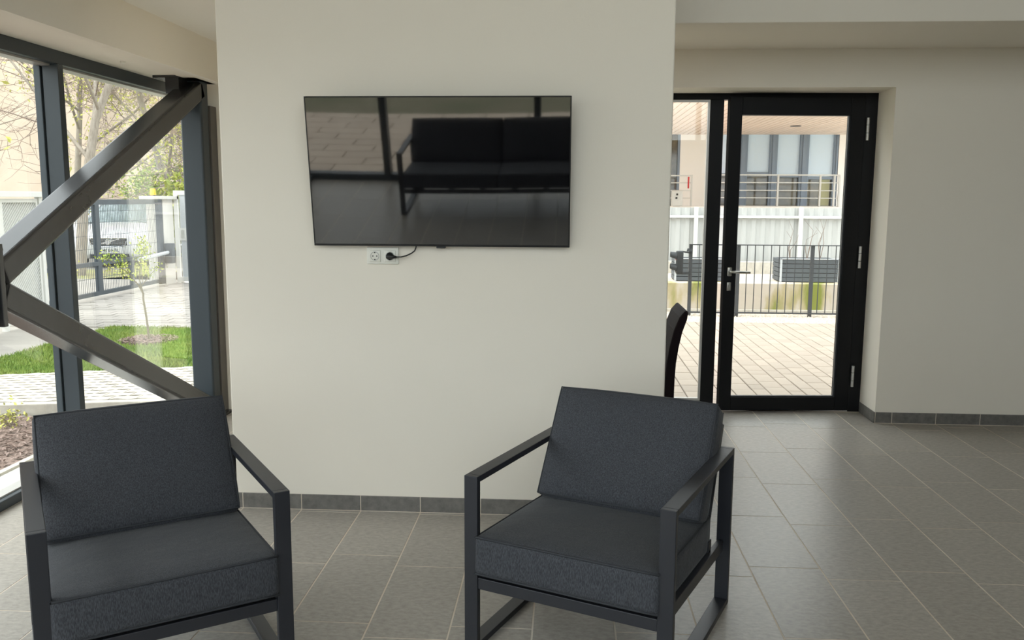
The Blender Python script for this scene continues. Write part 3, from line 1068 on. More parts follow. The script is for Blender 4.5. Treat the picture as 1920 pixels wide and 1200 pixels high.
# ---- perforated white fence
pf = thing('perforated_fence', 'white metal fence with perforated panels left of the gate', 'fence', (-6.55, 9.0, 0))
py = [10.42 - 0.80 * i for i in range(8)]
for y in py:
    part('fence_post', bx(-6.58, -6.52, y - 0.03, y + 0.03, -0.05, 1.54), 'white_metal', pf)
part('cap_rail', bx(-6.63, -6.47, py[-1] - 0.03, 10.47, 1.535, 1.60), 'white_metal', pf, bev=0.004)
mat('mesh_shadow', (0.40, 0.40, 0.385), 0.7)  # darker copy of the white metal, painted as shade behind the strands
for a, c in zip(py[1:], py[:-1]):
    y0_, y1_ = a + 0.045, c - 0.045
    fm = MB()
    fm.box(-6.565, -6.535, y0_, y1_, 0.03, 0.075)
    fm.box(-6.565, -6.535, y0_, y1_, 1.47, 1.515)
    fm.box(-6.565, -6.535, y0_, y0_ + 0.035, 0.075, 1.47)
    fm.box(-6.565, -6.535, y1_ - 0.035, y1_, 0.075, 1.47)
    fp = part('panel_frame', fm, 'white_metal', pf)
    part('shade_sheet', bx(-6.562, -6.557, y0_ + 0.035, y1_ - 0.035, 0.075, 1.47), 'mesh_shadow', fp)
    ms = MB()
    # diagonal strands
    H_, Wd = 1.395, (y1_ - y0_) - 0.07
    st = 0.045
    kk = -H_
    while kk < Wd:
        # line z = 0.075 + (y - y0 - kk)
        ya_, yb_ = max(kk, 0), min(kk + H_, Wd)
        if yb_ - ya_ > 0.01:
            ms.bar((-6.551, y0_ + 0.035 + ya_, 0.075 + ya_ - kk), (-6.551, y0_ + 0.035 + yb_, 0.075 + yb_ - kk), 0.006, 0.017, (1, 0, 0))
        kk += st
    part('mesh_strands', ms, 'white_metal', fp, kind='stuff')

# ---- gate
gt = thing('driveway_gate', 'dark grey framed wire mesh gate across the driveway', 'gate', (-7.2, 13.2, 0))
gx = -7.2
for y, w in ((14.96, 0.075), (12.88, 0.055), (10.80, 0.075)):
    part('gate_stile', bx(gx - 0.03, gx + 0.03, y - w, y + w, 0.03 if y != 14.96 else 0.0, 1.50), 'gate_paint', gt)
part('gate_stile', bx(gx - 0.025, gx + 0.025, 13.86, 13.93, 0.03, 0.50), 'gate_paint', gt)
for a, c in ((10.87, 12.825), (12.935, 14.885)):
    part('gate_rail', bx(gx - 0.03, gx + 0.03, a, c, 1.42, 1.50), 'gate_paint', gt)
    part('gate_rail', bx(gx - 0.03, gx + 0.03, a, c, 0.49, 0.55), 'gate_paint', gt)
    part('gate_rail', bx(gx - 0.03, gx + 0.03, a, c, 0.03, 0.09), 'gate_paint', gt)
    wm = MB()
    y = a + 0.05
    while y < c:
        wm.tube([(gx, y, 0.09), (gx, y, 1.42)], 0.0035, 4, caps=False)
        y += 0.05
    for z in (0.30, 0.75, 0.95, 1.15, 1.32):
        wm.tube([(gx, a, z), (gx, c, z)], 0.004, 4, caps=False)
    part('wire_mesh', wm, 'gate_paint', gt, kind='stuff')
ga = thing('gate_opener', 'grey gate opener arm fixed to the white gate post', 'gate opener', (-7.1, 15.0, 0.5))
part('motor_rod', MB().tube([(-7.12, 14.0, 0.50), (-7.10, 15.05, 0.56)], 0.032, 10), 'planter_post', ga)
part('mount_box', bx(-7.16, -7.02, 15.02, 15.14, 0.36, 0.72), 'gate_paint', ga, bev=0.01)
gp = thing('gate_post', 'white gate post with a flat cap and amber warning lamp', 'gate post', (-7.3, 15.25, 0))
part('post_body', bx(-7.48, -7.17, 15.06, 15.46, -0.06, 1.50), 'white_render', gp, bev=0.008)
part('post_cap', bx(-7.56, -7.09, 14.98, 15.54, 1.50, 1.56), 'white_render', gp, bev=0.005)
wl = part('warning_lamp', MB().disc((-7.43, 15.25, 1.57), (0, 0, 1), 0.055, 0.042, 0.12, 14), 'amber', gp, smooth=False)
part('lamp_base', bx(-7.49, -7.37, 15.2, 15.3, 1.555, 1.575), 'black_plastic', gp)
pd = thing('side_gate', 'white metal side gate with narrow panels beside the gate post', 'gate', (-6.9, 15.5, 0))
part('gate_stile', bx(-7.16, -7.09, 15.47, 15.53, -0.05, 1.66), 'white_metal', pd)
part('gate_stile', bx(-6.20, -6.12, 15.47, 15.53, -0.05, 1.66), 'white_metal', pd)
part('gate_rail', bx(-7.09, -6.20, 15.47, 15.53, 1.58, 1.66), 'white_metal', pd)
part('gate_rail', bx(-7.09, -6.20, 15.47, 15.53, 0.0, 0.08), 'white_metal', pd)
part('gate_rail', bx(-7.09, -6.20, 15.47, 15.53, 0.75, 0.98), 'white_metal', pd)
part('gate_panel', bx(-7.06, -6.23, 15.49, 15.51, 0.08, 0.75), 'planter_post', pd)
part('gate_panel', bx(-7.06, -6.23, 15.49, 15.51, 0.98, 1.58), 'planter_post', pd)
part('intercom', bx(-7.04, -6.98, 15.455, 15.47, 0.80, 0.94), 'grey_plastic', pd)

# ---- sapling
sp = thing('sapling', 'slender young tree with fresh yellow-green leaves on the lawn', 'tree', (-4.50, 8.98, 0))
sb_ = MB()
sb_.tube([(0, 0, -0.02), (-0.02, 0, 0.25), (-0.045, 0, 0.46), (-0.04, 0, 0.52)], [0.013, 0.011, 0.0105, 0.010], 7)
ends = []
for pts_, r_ in (([(-0.04, 0, 0.50), (-0.10, .02, 0.60), (-0.22, .03, 0.74), (-0.38, .0, 0.86), (-0.46, -.02, 0.90)], 0.008),
                 ([(-0.04, 0, 0.50), (-0.06, -.03, 0.66), (-0.03, -.05, 0.85), (0.02, -.05, 1.02)], 0.008),
                 ([(-0.05, 0, 0.56), (-0.14, -.08, 0.72), (-0.20, -.1, 0.90)], 0.006),
                 ([(-0.05, 0, 0.60), (0.02, .08, 0.72), (0.10, .1, 0.80)], 0.005),
                 ([(-0.04, 0, 0.64), (-0.10, .1, 0.80), (-0.10, .14, 0.98)], 0.005),
                 ([(-0.035, 0, 0.38), (-0.08, 0, 0.41)], 0.004)):
    sb_.tube(pts_, [r_ * (1 - 0.65 * i / (len(pts_) - 1)) for i in range(len(pts_))], 5)
    ends += [pts_[-1], pts_[-2]]
part('trunk', sb_, 'young_bark', sp, local=True)
lv = MB()
for e_ in ends[:-2]:
    leaf_quads(lv, e_, 22, 0.035, 0.016, rnd)
for e_ in ((0.0, -.05, 1.0), (-.02, 0, 1.08), (0.03, -.03, .93), (-.42, 0, .90), (-.28, 0, .82), (-.1, .1, .95)):
    leaf_quads(lv, e_, 30, 0.035, 0.017, rnd)
part('leaf', lv, 'leaf_fresh', sp, local=True, kind='stuff')


# ---- trees
def tree(name, label, base, height, rad, seed, spread=0.45, leaves=0, leaf_m='leaf_yellow', leaf_size=0.05, levels=4, kids=4, lean=(0, 0), first=0.25, group='trees beyond the gate', twig_m='twig'):
    rr = random.Random(seed)
    t = thing(name, label, 'tree', base, group=group)
    tr, tw, lf_ = MB(), MB(), MB()
    tips = []

    def grow(p0, d, L, r0, lev):
        nseg = 4 if lev < 2 else 3
        pts = [p0]
        dd = d.copy()
        for i in range(nseg):
            dd = (dd + Vector((rr.gauss(0, .13), rr.gauss(0, .13), rr.gauss(0.03, .10)))).normalized()
            pts.append(pts[-1] + dd * L / nseg)
        r1 = r0 * (0.5 if lev else 0.45)
        rads = [r0 + (r1 - r0) * i / nseg for i in range(nseg + 1)]
        (tr if lev < 2 else tw).tube(pts, rads, 7 if lev == 0 else (5 if lev == 1 else 3), caps=False)
        if lev >= levels:
            tips.append(pts[-1])
            tips.append(pts[-2])
            return
        nk = kids + (4 if lev == 0 else 1)
        for k in range(nk):
            f0 = first if lev == 0 else 0.2
            f_ = f0 + (1 - f0) * (k + rr.random()) / nk
            i = min(int(f_ * nseg), nseg - 1)
            q = pts[i].lerp(pts[i + 1], f_ * nseg - i)
            ax = Vector((rr.gauss(0, 1), rr.gauss(0, 1), 0.25 if lev == 0 else rr.gauss(0.1, .7))).normalized()
            nd = (dd * (1 - spread) + ax * (spread + 0.25)).normalized()
            grow(q, nd, L * rr.uniform(0.45, 0.68) * (1.0 if lev else 0.9), max(rads[i] * rr.uniform(0.32, 0.5), 0.0055), lev + 1)
    grow(Vector((0, 0, -0.1)), Vector((lean[0], lean[1], 1)).normalized(), height, rad, 0)
    part('trunk', tr, 'bark', t, local=True, smooth=True)
    if tw.v:
        part('branches', tw, twig_m, t, local=True)
    if leaves:
        per = max(1, leaves // max(1, len(tips)))
        for q in tips:
            leaf_quads(lf_, q, per, 0.16, leaf_size, rr)
        part('leaf', lf_, leaf_m, t, local=True, kind='stuff')
    return t


tree('bare_tree', 'grey trunked bare tree just behind the driveway gate', (-9.85, 16.9, 0), 6.5, 0.115, 3, leaves=0, first=0.30, spread=0.55, levels=4, kids=4)
tree('bare_tree', 'tall bare twiggy tree on the verge behind the gate', (-10.6, 23.0, 0), 8.5, 0.11, 11, leaves=900, spread=0.6, kids=4, levels=5, leaf_size=0.04, first=0.15)
tree('bare_tree', 'bare twiggy tree against the beige house', (-14.6, 24.5, 0), 8.0, 0.11, 21, spread=0.6, kids=3, levels=5, first=0.15)
tree('leafy_tree', 'yellow-green budding tree above the white gate post', (-9.6, 24.5, 0), 7.5, 0.13, 33, leaves=5200, spread=0.6, kids=4, leaf_size=0.06, first=0.12)
tree('leafy_tree', 'pale green budding tree seen right of the steel column', (-8.3, 29.0, 0), 8.5, 0.14, 35, leaves=4500, spread=0.6, kids=4, leaf_m='leaf_yellow', leaf_size=0.07, first=0.12)
tree('leafy_tree', 'tall distant budding tree filling the gap behind the bare trees', (-12.9, 31.0, 0), 10.0, 0.16, 39, leaves=2600, spread=0.6, kids=5, leaf_m='leaf_yellow', leaf_size=0.06, first=0.12)
tree('leaning_tree', 'leaning tree with sparse yellow leaves in front of the beige house', (-9.3, 10.9, 0), 4.6, 0.055, 52, leaves=260, spread=0.5, kids=3, levels=3, leaf_size=0.05, lean=(0.10, 0.10), first=0.25)
tree('bare_tree', 'thin bare tree with long twigs in front of the beige house', (-12.2, 15.8, 0), 5.5, 0.07, 58, spread=0.6, kids=3, levels=4)
# hedge bushes beyond the cars
for k, (x, y, s, lab) in enumerate(((-11.3, 27.0, 1.5, 'bushy green shrub behind the parked cars'), (-9.4, 21.5, 1.15, 'yellow-green shrub close to the white gate post'), (-13.6, 28.0, 1.6, 'green shrub behind the left parked car'))):
    t = thing('shrub', lab, 'shrub', (x, y, -0.05), group='shrubs behind the cars')
    st = MB()
    lv = MB()
    for i in range(24):
        a = rnd.uniform(0, 2 * pi)
        r_ = rnd.uniform(0.2, 1.0) * s * 0.8
        tip = (cos(a) * r_, sin(a) * r_, s * rnd.uniform(0.8, 1.7))
        st.tube([(0, 0, 0), (tip[0] * .4, tip[1] * .4, tip[2] * .55), tip], [0.03, 0.02, 0.008], 4)
        for q in (0.4, 0.6, 0.8, 1.0):
            leaf_quads(lv, (tip[0] * q, tip[1] * q, tip[2] * q), 34, 0.2, 0.07, rnd)
    part('branches', st, 'twig', t, local=True)
    part('leaf', lv, 'leaf_green' if k != 1 else 'leaf_fresh', t, local=True, kind='stuff')

# ---- beige house
hs = thing('beige_house', 'large plain beige rendered house behind the white fence', 'house', (-26, 31, 0))
part('house_wall', bx(-44, -17.2, 31, 43, -0.1, 10.0), 'beige_render', hs)
part('plinth', bx(-44.1, -17.1, 30.9, 43.1, -0.1, 0.6), 'kerb_concrete', hs)
rf = MB()
rf.prism([(-45, 9.9), (-16.2, 9.9), (-30.5, 15.0)], 30.2, 43.8, 'y')
part('house_roof', rf, 'roof_tile', hs)
for x in (-41, -36, -31):
    w_ = part('house_window', bx(x - 0.7, x + 0.7, 30.93, 31.0, 5.6, 7.2), 'white_metal', hs)
    part('pane', bx(x - 0.6, x + 0.6, 30.90, 30.93, 5.7, 7.1), 'dark_pane', w_)


# ---- cars
def car(name, label, loc, rz, paint, group='parked cars beyond the gate', front_badge=True):
    t = thing(name, label, 'car', loc, rz, group)
    # local: front at x = 0 facing -y... length along +y, width along x
    W2 = 0.92
    st = [  # y, half width, z bottom, z shoulder
        (0.00, 0.60, 0.34, 0.62), (0.06, 0.74, 0.25, 0.72), (0.20, 0.85, 0.20, 0.80), (0.50, 0.91, 0.19, 0.88), (1.00, W2, 0.19, 0.96),
        (1.35, W2, 0.19, 1.00), (2.3, W2, 0.19, 1.00), (3.6, W2, 0.20, 1.00), (4.2, 0.88, 0.24, 1.00), (4.55, 0.76, 0.36, 0.95)]
    b_ = MB()
    ring = []
    for (y, w, zb, zs) in st:
        prof_ = [(0, zb), (w * 0.86, zb), (w * 0.97, zb + 0.10), (w, zb + (zs - zb) * 0.5), (w * 0.97, zs - 0.08), (w * 0.86, zs - 0.015), (w * 0.55, zs + 0.02), (0, zs + 0.03)]
        full = prof_ + [(-a, c) for a, c in prof_[-2:0:-1]]
        ring.append([(a, y, c) for a, c in full])
    n_ = len(ring[0])
    vs = [q for rg in ring for q in rg]
    fs = []
    for i in range(len(ring) - 1):
        for k in range(n_):
            fs.append((i * n_ + k, i * n_ + (k + 1) % n_, (i + 1) * n_ + (k + 1) % n_, (i + 1) * n_ + k))
    fs.append(tuple(range(n_)))
    fs.append(tuple(len(vs) - n_ + k for k in range(n_ - 1, -1, -1)))
    b_.add(vs, fs)
    body = part('body', b_, paint, t, local=True, smooth=True)
    # greenhouse
    gs = [(1.12, 0.80, 0.995, 0.79, 1.00), (1.95, 0.80, 0.995, 0.60, 1.44), (2.7, 0.80, 0.995, 0.60, 1.49), (3.5, 0.79, 0.995, 0.57, 1.42), (4.25, 0.74, 0.98, 0.72, 1.00)]
    g_ = MB()
    vs = []
    for (y, wb_, zb, wt, zt) in gs:
        vs += [(-wb_, y, zb), (-wt, y, zt), (wt, y, zt), (wb_, y, zb)]
    fs = []
    for i in range(len(gs) - 1):
        for k in range(3):
            fs.append((i * 4 + k, i * 4 + k + 1, (i + 1) * 4 + k + 1, (i + 1) * 4 + k))
    g_.add(vs, fs)
    mat('car_window', (0.16, 0.21, 0.22), 0.06, spec=0.9, coat=1.0)
    part('windows', g_, 'car_window', t, local=True)
    r_ = MB()
    for (a, c) in zip(gs[1:3], gs[2:4]):
        vs = []
        for (y, wb_, zb, wt, zt) in (a, c):
            for s_, dz in ((-1.02, 0.0), (-0.6, 0.03), (0.6, 0.03), (1.02, 0.0)):
                vs.append((wt * s_, y, zt + dz))
        r_.add(vs, [(k, k + 1, k + 5, k + 4) for k in range(3)])
    part('roof', r_, paint, t, local=True, smooth=True)
    pl = MB()
    for s in (-1, 1):
        pl.tube([(s * 0.80, 1.12, 1.0), (s * 0.605, 1.95, 1.455), (s * 0.605, 2.7, 1.505), (s * 0.575, 3.5, 1.435), (s * 0.73, 4.25, 1.0)], 0.035, 6)
        pl.tube([(s * 0.80, 2.5, 1.0), (s * 0.605, 2.45, 1.48)], 0.03, 5)
    part('roof_pillars', pl, paint, t, local=True, smooth=True)
    # grille, plate, lamps, intakes
    gp_ = part('grille', bx(-0.39, 0.39, -0.022, 0.05, 0.50, 0.66), 'black_plastic', t, local=True, bev=0.03, seg=3)
    for q in range(3):
        z = 0.535 + 0.045 * q
        part('grille_bar', bx(-0.36, 0.36, -0.034, -0.018, z, z + 0.012), 'chrome', gp_, local=True)
    rim = MB()
    rim.tube([(-0.40, -0.025, 0.67), (0.40, -0.025, 0.67), (0.36, -0.03, 0.52), (0.22, -0.035, 0.48), (-0.22, -0.035, 0.48), (-0.36, -0.03, 0.52), (-0.40, -0.025, 0.67)], 0.012, 6)
    part('grille_rim', rim, 'chrome', gp_, local=True)
    if front_badge:
        bd_ = MB()
        bd_.bar((-0.24, -0.040, 0.52), (0.24, -0.040, 0.655), 0.012, 0.024, (0, 0, 1))
        ringp = [(0.055 * cos(2 * pi * k / 20), -0.046, 0.585 + 0.055 * sin(2 * pi * k / 20)) for k in range(21)]
        bd_.tube(ringp, 0.012, 6)
        bd_.tube([(0.045, -0.046, 0.625), (0.085, -0.046, 0.668)], 0.010, 6)
        bd_.tube([(0.05, -0.046, 0.668), (0.088, -0.046, 0.670), (0.086, -0.046, 0.63)], 0.009, 6)
        bd_.disc((0, -0.046, 0.585), (0, -1, 0), 0.045, 0.045, 0.004, 16)
        part('badge', bd_, 'chrome', t, local=True)
    pp = part('number_plate', bx(-0.26, 0.26, -0.062, -0.040, 0.345, 0.455), 'white_metal', t, local=True)
    part('plate_band', bx(-0.255, -0.215, -0.065, -0.062, 0.35, 0.45), 'plate_blue', pp, local=True)
    lt = MB()
    for q in range(7):
        x = -0.18 + q * 0.062
        lt.box(x, x + 0.012, -0.065, -0.062, 0.365, 0.435)
        lt.box(x + 0.012, x + 0.036, -0.065, -0.062, 0.365 + 0.03 * (q % 3), 0.377 + 0.03 * (q % 3))
        if q % 2:
            lt.box(x + 0.028, x + 0.038, -0.065, -0.062, 0.375, 0.435)
    part('plate_marks', lt, 'black_plastic', pp, local=True)
    part('plate_holder', bx(-0.30, 0.30, -0.042, 0.04, 0.32, 0.475), paint, t, local=True, bev=0.02)
    for s in (-1, 1):
        hl = MB()
        hl.prism([(s * 0.44, 0.60), (s * 0.70, 0.585), (s * 0.875, 0.66), (s * 0.885, 0.745), (s * 0.80, 0.765), (s * 0.58, 0.705)], 0, 0.05, 'y')
        hl.v = [(x, y + 0.01 + max(0, abs(x) - 0.42) ** 2 * 1.5, z) for x, y, z in hl.v]
        lam = part('headlamp', hl, 'lamp_lens', t, local=True, bev=0.01)
        part('lamp_bowl', MB().disc((s * 0.66, 0.085, 0.66), (0, -1, 0), 0.05, 0.045, 0.02, 14), 'black_plastic', lam, local=True)
        fi = MB()
        fi.prism([(s * 0.47, 0.27), (s * 0.74, 0.30), (s * 0.80, 0.42), (s * 0.55, 0.36)], 0.0, 0.06, 'y')
        fi.v = [(x, y + 0.02 + max(0, abs(x) - 0.42) ** 2 * 1.2, z) for x, y, z in fi.v]
        part('fog_recess', fi, 'black_plastic', t, local=True)
        mr_ = MB().rbox(0.10, 0.06, 0.065, 0.04, 3, c=(s * 1.00, 1.35, 1.06))
        part('mirror', mr_, paint, t, local=True, smooth=True)
        for y in (0.85, 3.55):
            wh = part('wheel', MB().disc((s * 0.74, y, 0.31), (s, 0, 0), 0.31, 0.31, 0.19, 26), 'rubber', t, local=True)
            part('rim', MB().disc((s * 0.925, y, 0.31), (s, 0, 0), 0.21, 0.19, 0.02, 18), 'chrome', wh, local=True)
    part('lower_intake', bx(-0.42, 0.42, 0.02, 0.10, 0.215, 0.31), 'black_plastic', t, local=True)
    return t


car('car', 'white car with chrome grille facing the gate', (-10.30, 18.9, -0.06), R(14), 'car_white')
car('car', 'white car partly hidden behind the car at the gate', (-13.1, 23.2, -0.06), R(16), 'car_white', front_badge=False)
car('car', 'silver grey car parked behind the left part of the gate', (-13.9, 20.2, -0.06), R(30), 'car_silver', front_badge=False)

# ================================================================== outside, right
poly('terrace_bed', [(-2.5, 6.42), (5.5, 6.42), (5.5, 11.05), (-2.5, 11.05)], -0.25, -0.020, 'joint_sand', 'sand bed under the block paving outside the door', 'paving')
terr = thing('terrace_paving', 'beige concrete block paving outside the glazed door', 'paving', (1.5, 8.0, 0), kind='structure')
rp = random.Random(5)
pav_cache = {}
paver_list = []
x = 0.30
wi = 0
widths = [0.165, 0.12, 0.12, 0.165, 0.12]
while x < 4.6:
    w = widths[wi % 5]
    wi += 1
    y = 6.43 - rp.uniform(0, 0.2)
    while y < 11.0:
        l = rp.choice((0.18, 0.24, 0.24, 0.30))
        ya_, yb_ = max(y, 6.43), min(y + l, 11.02)
        if yb_ - ya_ > 0.03:
            paver_list.append((x, ya_, w, round(yb_ - ya_, 3)))
        y += l
    x += w


def seen(q):
    xc, yc = q[0] + q[2] / 2, q[1] + q[3] / 2
    X6 = xc * 6.38 / yc           # where the sight line crosses the door plane
    return 0.72 < X6 < 2.02 and in_view(xc, yc, 0, 0)


vis = sorted([q for q in paver_list if seen(q)], key=lambda q: q[1])
near = vis[:300]
nset = set(near)
for (xa, ya_, w, l) in near:
    key = (w, l)
    if key not in pav_cache:
        e = 0.004
        g = 0.0035
        mb = MB()
        mb.add([(g, g, -0.025), (w - g, g, -0.025), (w - g, l - g, -0.025), (g, l - g, -0.025),
                (g, g, -e), (w - g, g, -e), (w - g, l - g, -e), (g, l - g, -e),
                (g + e, g + e, 0), (w - g - e, g + e, 0), (w - g - e, l - g - e, 0), (g + e, l - g - e, 0)],
               [(8, 9, 10, 11), (4, 5, 9, 8), (5, 6, 10, 9), (6, 7, 11, 10), (7, 4, 8, 11), (0, 1, 5, 4), (1, 2, 6, 5), (2, 3, 7, 6), (3, 0, 4, 7)])
        pav_cache[key] = mb.mesh('paving_block', 'paver')
    o = bpy.data.objects.new('paving_block', pav_cache[key])
    COL.objects.link(o)
    o.parent = terr
    o.location = (xa - 1.5, ya_ - 8.0, -0.006 + rp.uniform(-0.0015, 0.0015))
rest = MB()
for (xa, ya_, w, l) in paver_list:
    if (xa, ya_, w, l) not in nset:
        rest.box(xa + 0.0035, xa + w - 0.0035, ya_ + 0.0035, ya_ + l - 0.0035, -0.03, -0.006)
part('paving_blocks', rest, 'paver', terr, kind='stuff')
poly('pebble_strip', [(-2.5, 11.05), (6.5, 11.05), (6.5, 12.1), (-2.5, 12.1)], -0.25, -0.01, 'pea_gravel', 'pebble strip in front of the black railing', 'gravel')
pg = MB()
for i in range(2600):
    x, y = rnd.uniform(1.2, 4.2), rnd.uniform(11.03, 12.05)
    r_ = rnd.uniform(0.008, 0.022)
    pg.add([(x - r_, y, -0.01), (x, y - r_, -0.01), (x + r_, y, -0.01), (x, y + r_, -0.01), (x, y, r_ * 0.9 - 0.008)], [(0, 1, 4), (1, 2, 4), (2, 3, 4), (3, 0, 4)])
o = part('pebbles', pg, 'pea_gravel')
tag(o, 'loose pebbles lying along the foot of the railing', 'pebbles', kind='stuff')

# railing
rl = thing('terrace_railing', 'dark metal bar railing in front of the mossy wall', 'railing', (2.9, 11.6, 0))
part('top_rail', bx(1.66, 5.6, 11.585, 11.615, 0.945, 0.958), 'rail_metal', rl)
part('bottom_rail', bx(1.66, 5.6, 11.585, 11.615, 0.035, 0.055), 'rail_metal', rl)
posts = [1.68, 2.31, 3.276, 4.24, 5.2]
for x in posts:
    part('railing_post', bx(x - 0.022, x + 0.022, 11.60, 11.64, -0.05, 0.955), 'rail_metal', rl)
x = 1.79
while x < 5.5:
    if min(abs(x - q) for q in posts) > 0.05:
        part('railing_bar', bx(x - 0.005, x + 0.005, 11.595, 11.605, 0.055, 0.945), 'rail_metal', rl)
    x += 0.105

# concrete retaining wall with terrace soil
rwl = thing('retaining_wall', 'low concrete retaining wall with moss behind the railing', 'wall', (2.9, 12.2, 0), kind='structure')
part('wall_body', bx(-2.5, 6.5, 12.1, 12.32, -0.1, 0.395), 'mossy_concrete', rwl, bev=0.01)
part('wall_footing', bx(-2.5, 6.5, 12.02, 12.1, -0.1, 0.03), 'kerb_concrete', rwl)
poly('upper_terrace', [(-2.5, 12.32), (8, 12.32), (8, 14.2), (-2.5, 14.2)], -0.1, 0.385, 'pea_gravel', 'sandy upper terrace carrying the planters', 'terrace')
part('rear_step', bx(-2.5, 8, 13.75, 13.95, 0.38, 0.57), 'kerb_concrete', rwl)


def planter(x0, x1, y0, y1, z0, z1, label, twigs):
    t = thing('planter', label, 'planter', ((x0 + x1) / 2, y0, z0), group='raised planters on the retaining wall')
    nb = 5
    hb = (z1 - z0) / nb
    for i in range(nb):
        za, zb = z0 + i * hb + 0.004, z0 + (i + 1) * hb - 0.004
        part('board', bx(x0, x1, y0, y0 + 0.02, za, zb), 'planter_board', t)
        part('board', bx(x0, x0 + 0.02, y0 + 0.02, y1 - 0.02, za, zb), 'planter_board', t)
        part('board', bx(x1 - 0.02, x1, y0 + 0.02, y1 - 0.02, za, zb), 'planter_board', t)
        part('board', bx(x0, x1, y1 - 0.02, y1, za, zb), 'planter_board', t)
    for xx in (x0 - 0.012, x1 - 0.012):
        part('corner_post', bx(xx, xx + 0.024, y0 - 0.008, y0 + 0.016, z0, z1 + 0.01), 'planter_post', t)
    part('rim', bx(x0 - 0.012, x1 + 0.012, y0 - 0.008, y0 + 0.03, z1, z1 + 0.012), 'planter_post', t)
    part('soil', bx(x0 + 0.02, x1 - 0.02, y0 + 0.02, y1 - 0.02, z0 + 0.1, z1 - 0.03), 'soil', t)
    if twigs:
        q = thing('climber', 'bare leafless climber growing from the planter ' + twigs, 'plant', ((x0 + x1) / 2, (y0 + y1) / 2, z1 - 0.03), group='bare climbers in the planters')
        rr = random.Random(4)
        for sx in (-0.22, 0.02, 0.2):
            tw = MB()
            for _ in range(3):
                h_ = rr.uniform(0.35, 0.62)
                tw.tube([(sx, 0, 0), (sx + rr.uniform(-.04, .06), 0, h_ * .4), (sx + rr.uniform(-.05, .1), 0.02, h_ * .75), (sx + rr.uniform(-.1, .16), 0.03, h_)], [0.006, 0.005, 0.003, 0.002], 4)
            part('stem', tw, 'twig', q, local=True)


planter(3.06, 3.86, 12.36, 12.86, 0.395, 0.715, 'dark slatted planter with pale corner posts behind the glazed door', 'behind the door')
planter(1.58, 2.34, 12.36, 12.86, 0.395, 0.705, 'dark slatted planter behind the signal lamp', '')

# signal lamp on the railing end
sg = thing('signal_lamp', 'black two-lens signal lamp bracketed to the railing end', 'signal lamp', (1.53, 11.55, 0.72))
part('housing', MB().rbox(0.045, 0.06, 0.155, 0.02, 3, c=(1.525, 11.55, 0.715)), 'signal_black', sg, smooth=True)
for z in (0.79, 0.635):
    vz = MB()
    N = 14
    for (xx, rr_, dz) in ((1.485, 0.062, 0.0), (1.405, 0.050, 0.018)):
        for k in range(N):
            a = pi * (-0.15 + 1.30 * k / (N - 1))
            vz.v.append((xx, 11.55 + rr_ * cos(a), z + dz + rr_ * sin(a)))
    b0 = len(vz.v) - 2 * N
    for k in range(N - 1):
        vz.f.append((b0 + k, b0 + k + 1, b0 + N + k + 1, b0 + N + k))
    vo = part('visor', vz, 'signal_black', sg)
    md = vo.modifiers.new('wall', 'SOLIDIFY')
    md.thickness = 0.006
    part('lens', MB().disc((1.482, 11.55, z), (-1, 0, 0), 0.052, 0.040, 0.014, 16), 'dark_red' if z > 0.7 else 'black_plastic', sg)
bk_ = MB()
bk_.bar((1.56, 11.56, 0.86), (1.675, 11.60, 0.84), 0.02, 0.02)
bk_.bar((1.56, 11.56, 0.57), (1.675, 11.60, 0.57), 0.02, 0.03)
bk_.disc((1.66, 11.60, 0.86), (0, 0, 1), 0.04, 0.03, 0.04, 10)
part('bracket', bk_, 'signal_black', sg)

# white sheet fence
wf = thing('sheet_fence', 'white corrugated sheet fence with posts behind the planters', 'fence', (3, 14.0, 0.5))
for i in range(6):
    x0_, x1_ = 0.44 + 1.648 * (i - 1), 0.44 + 1.648 * i
    cs = MB()
    N = 66
    for j in range(N + 1):
        xx = x0_ + (x1_ - x0_) * j / N
        ph = (j % 6)
        yy = 14.04 + (0.0 if ph in (0, 1, 2) else 0.022)
        cs.v += [(xx, yy, 0.56), (xx, yy, 1.418)]
    for j in range(N):
        a = 2 * j
        cs.f.append((a, a + 2, a + 3, a + 1))
    so_ = part('sheet', cs, 'fence_sheet', wf)
    md = so_.modifiers.new('wall', 'SOLIDIFY')
    md.thickness = 0.003
    part('fence_rail', bx(x0_ + 0.03, x1_ - 0.03, 13.99, 14.03, 1.255, 1.295), 'white_metal', wf)
    part('fence_post', bx(x1_ - 0.03, x1_ + 0.03, 13.97, 14.03, 0.45, 1.43), 'white_metal', wf)

poly('reflector', [(-10, 14.2), (18, 14.2), (18, 27.6), (-4, 27.6)], -0.4, -0.05, 'bounce_ground', 'added light-bouncing pale yard between sheet fence and white building', 'reflector')  # hidden bright ground, added to bounce light onto the far building
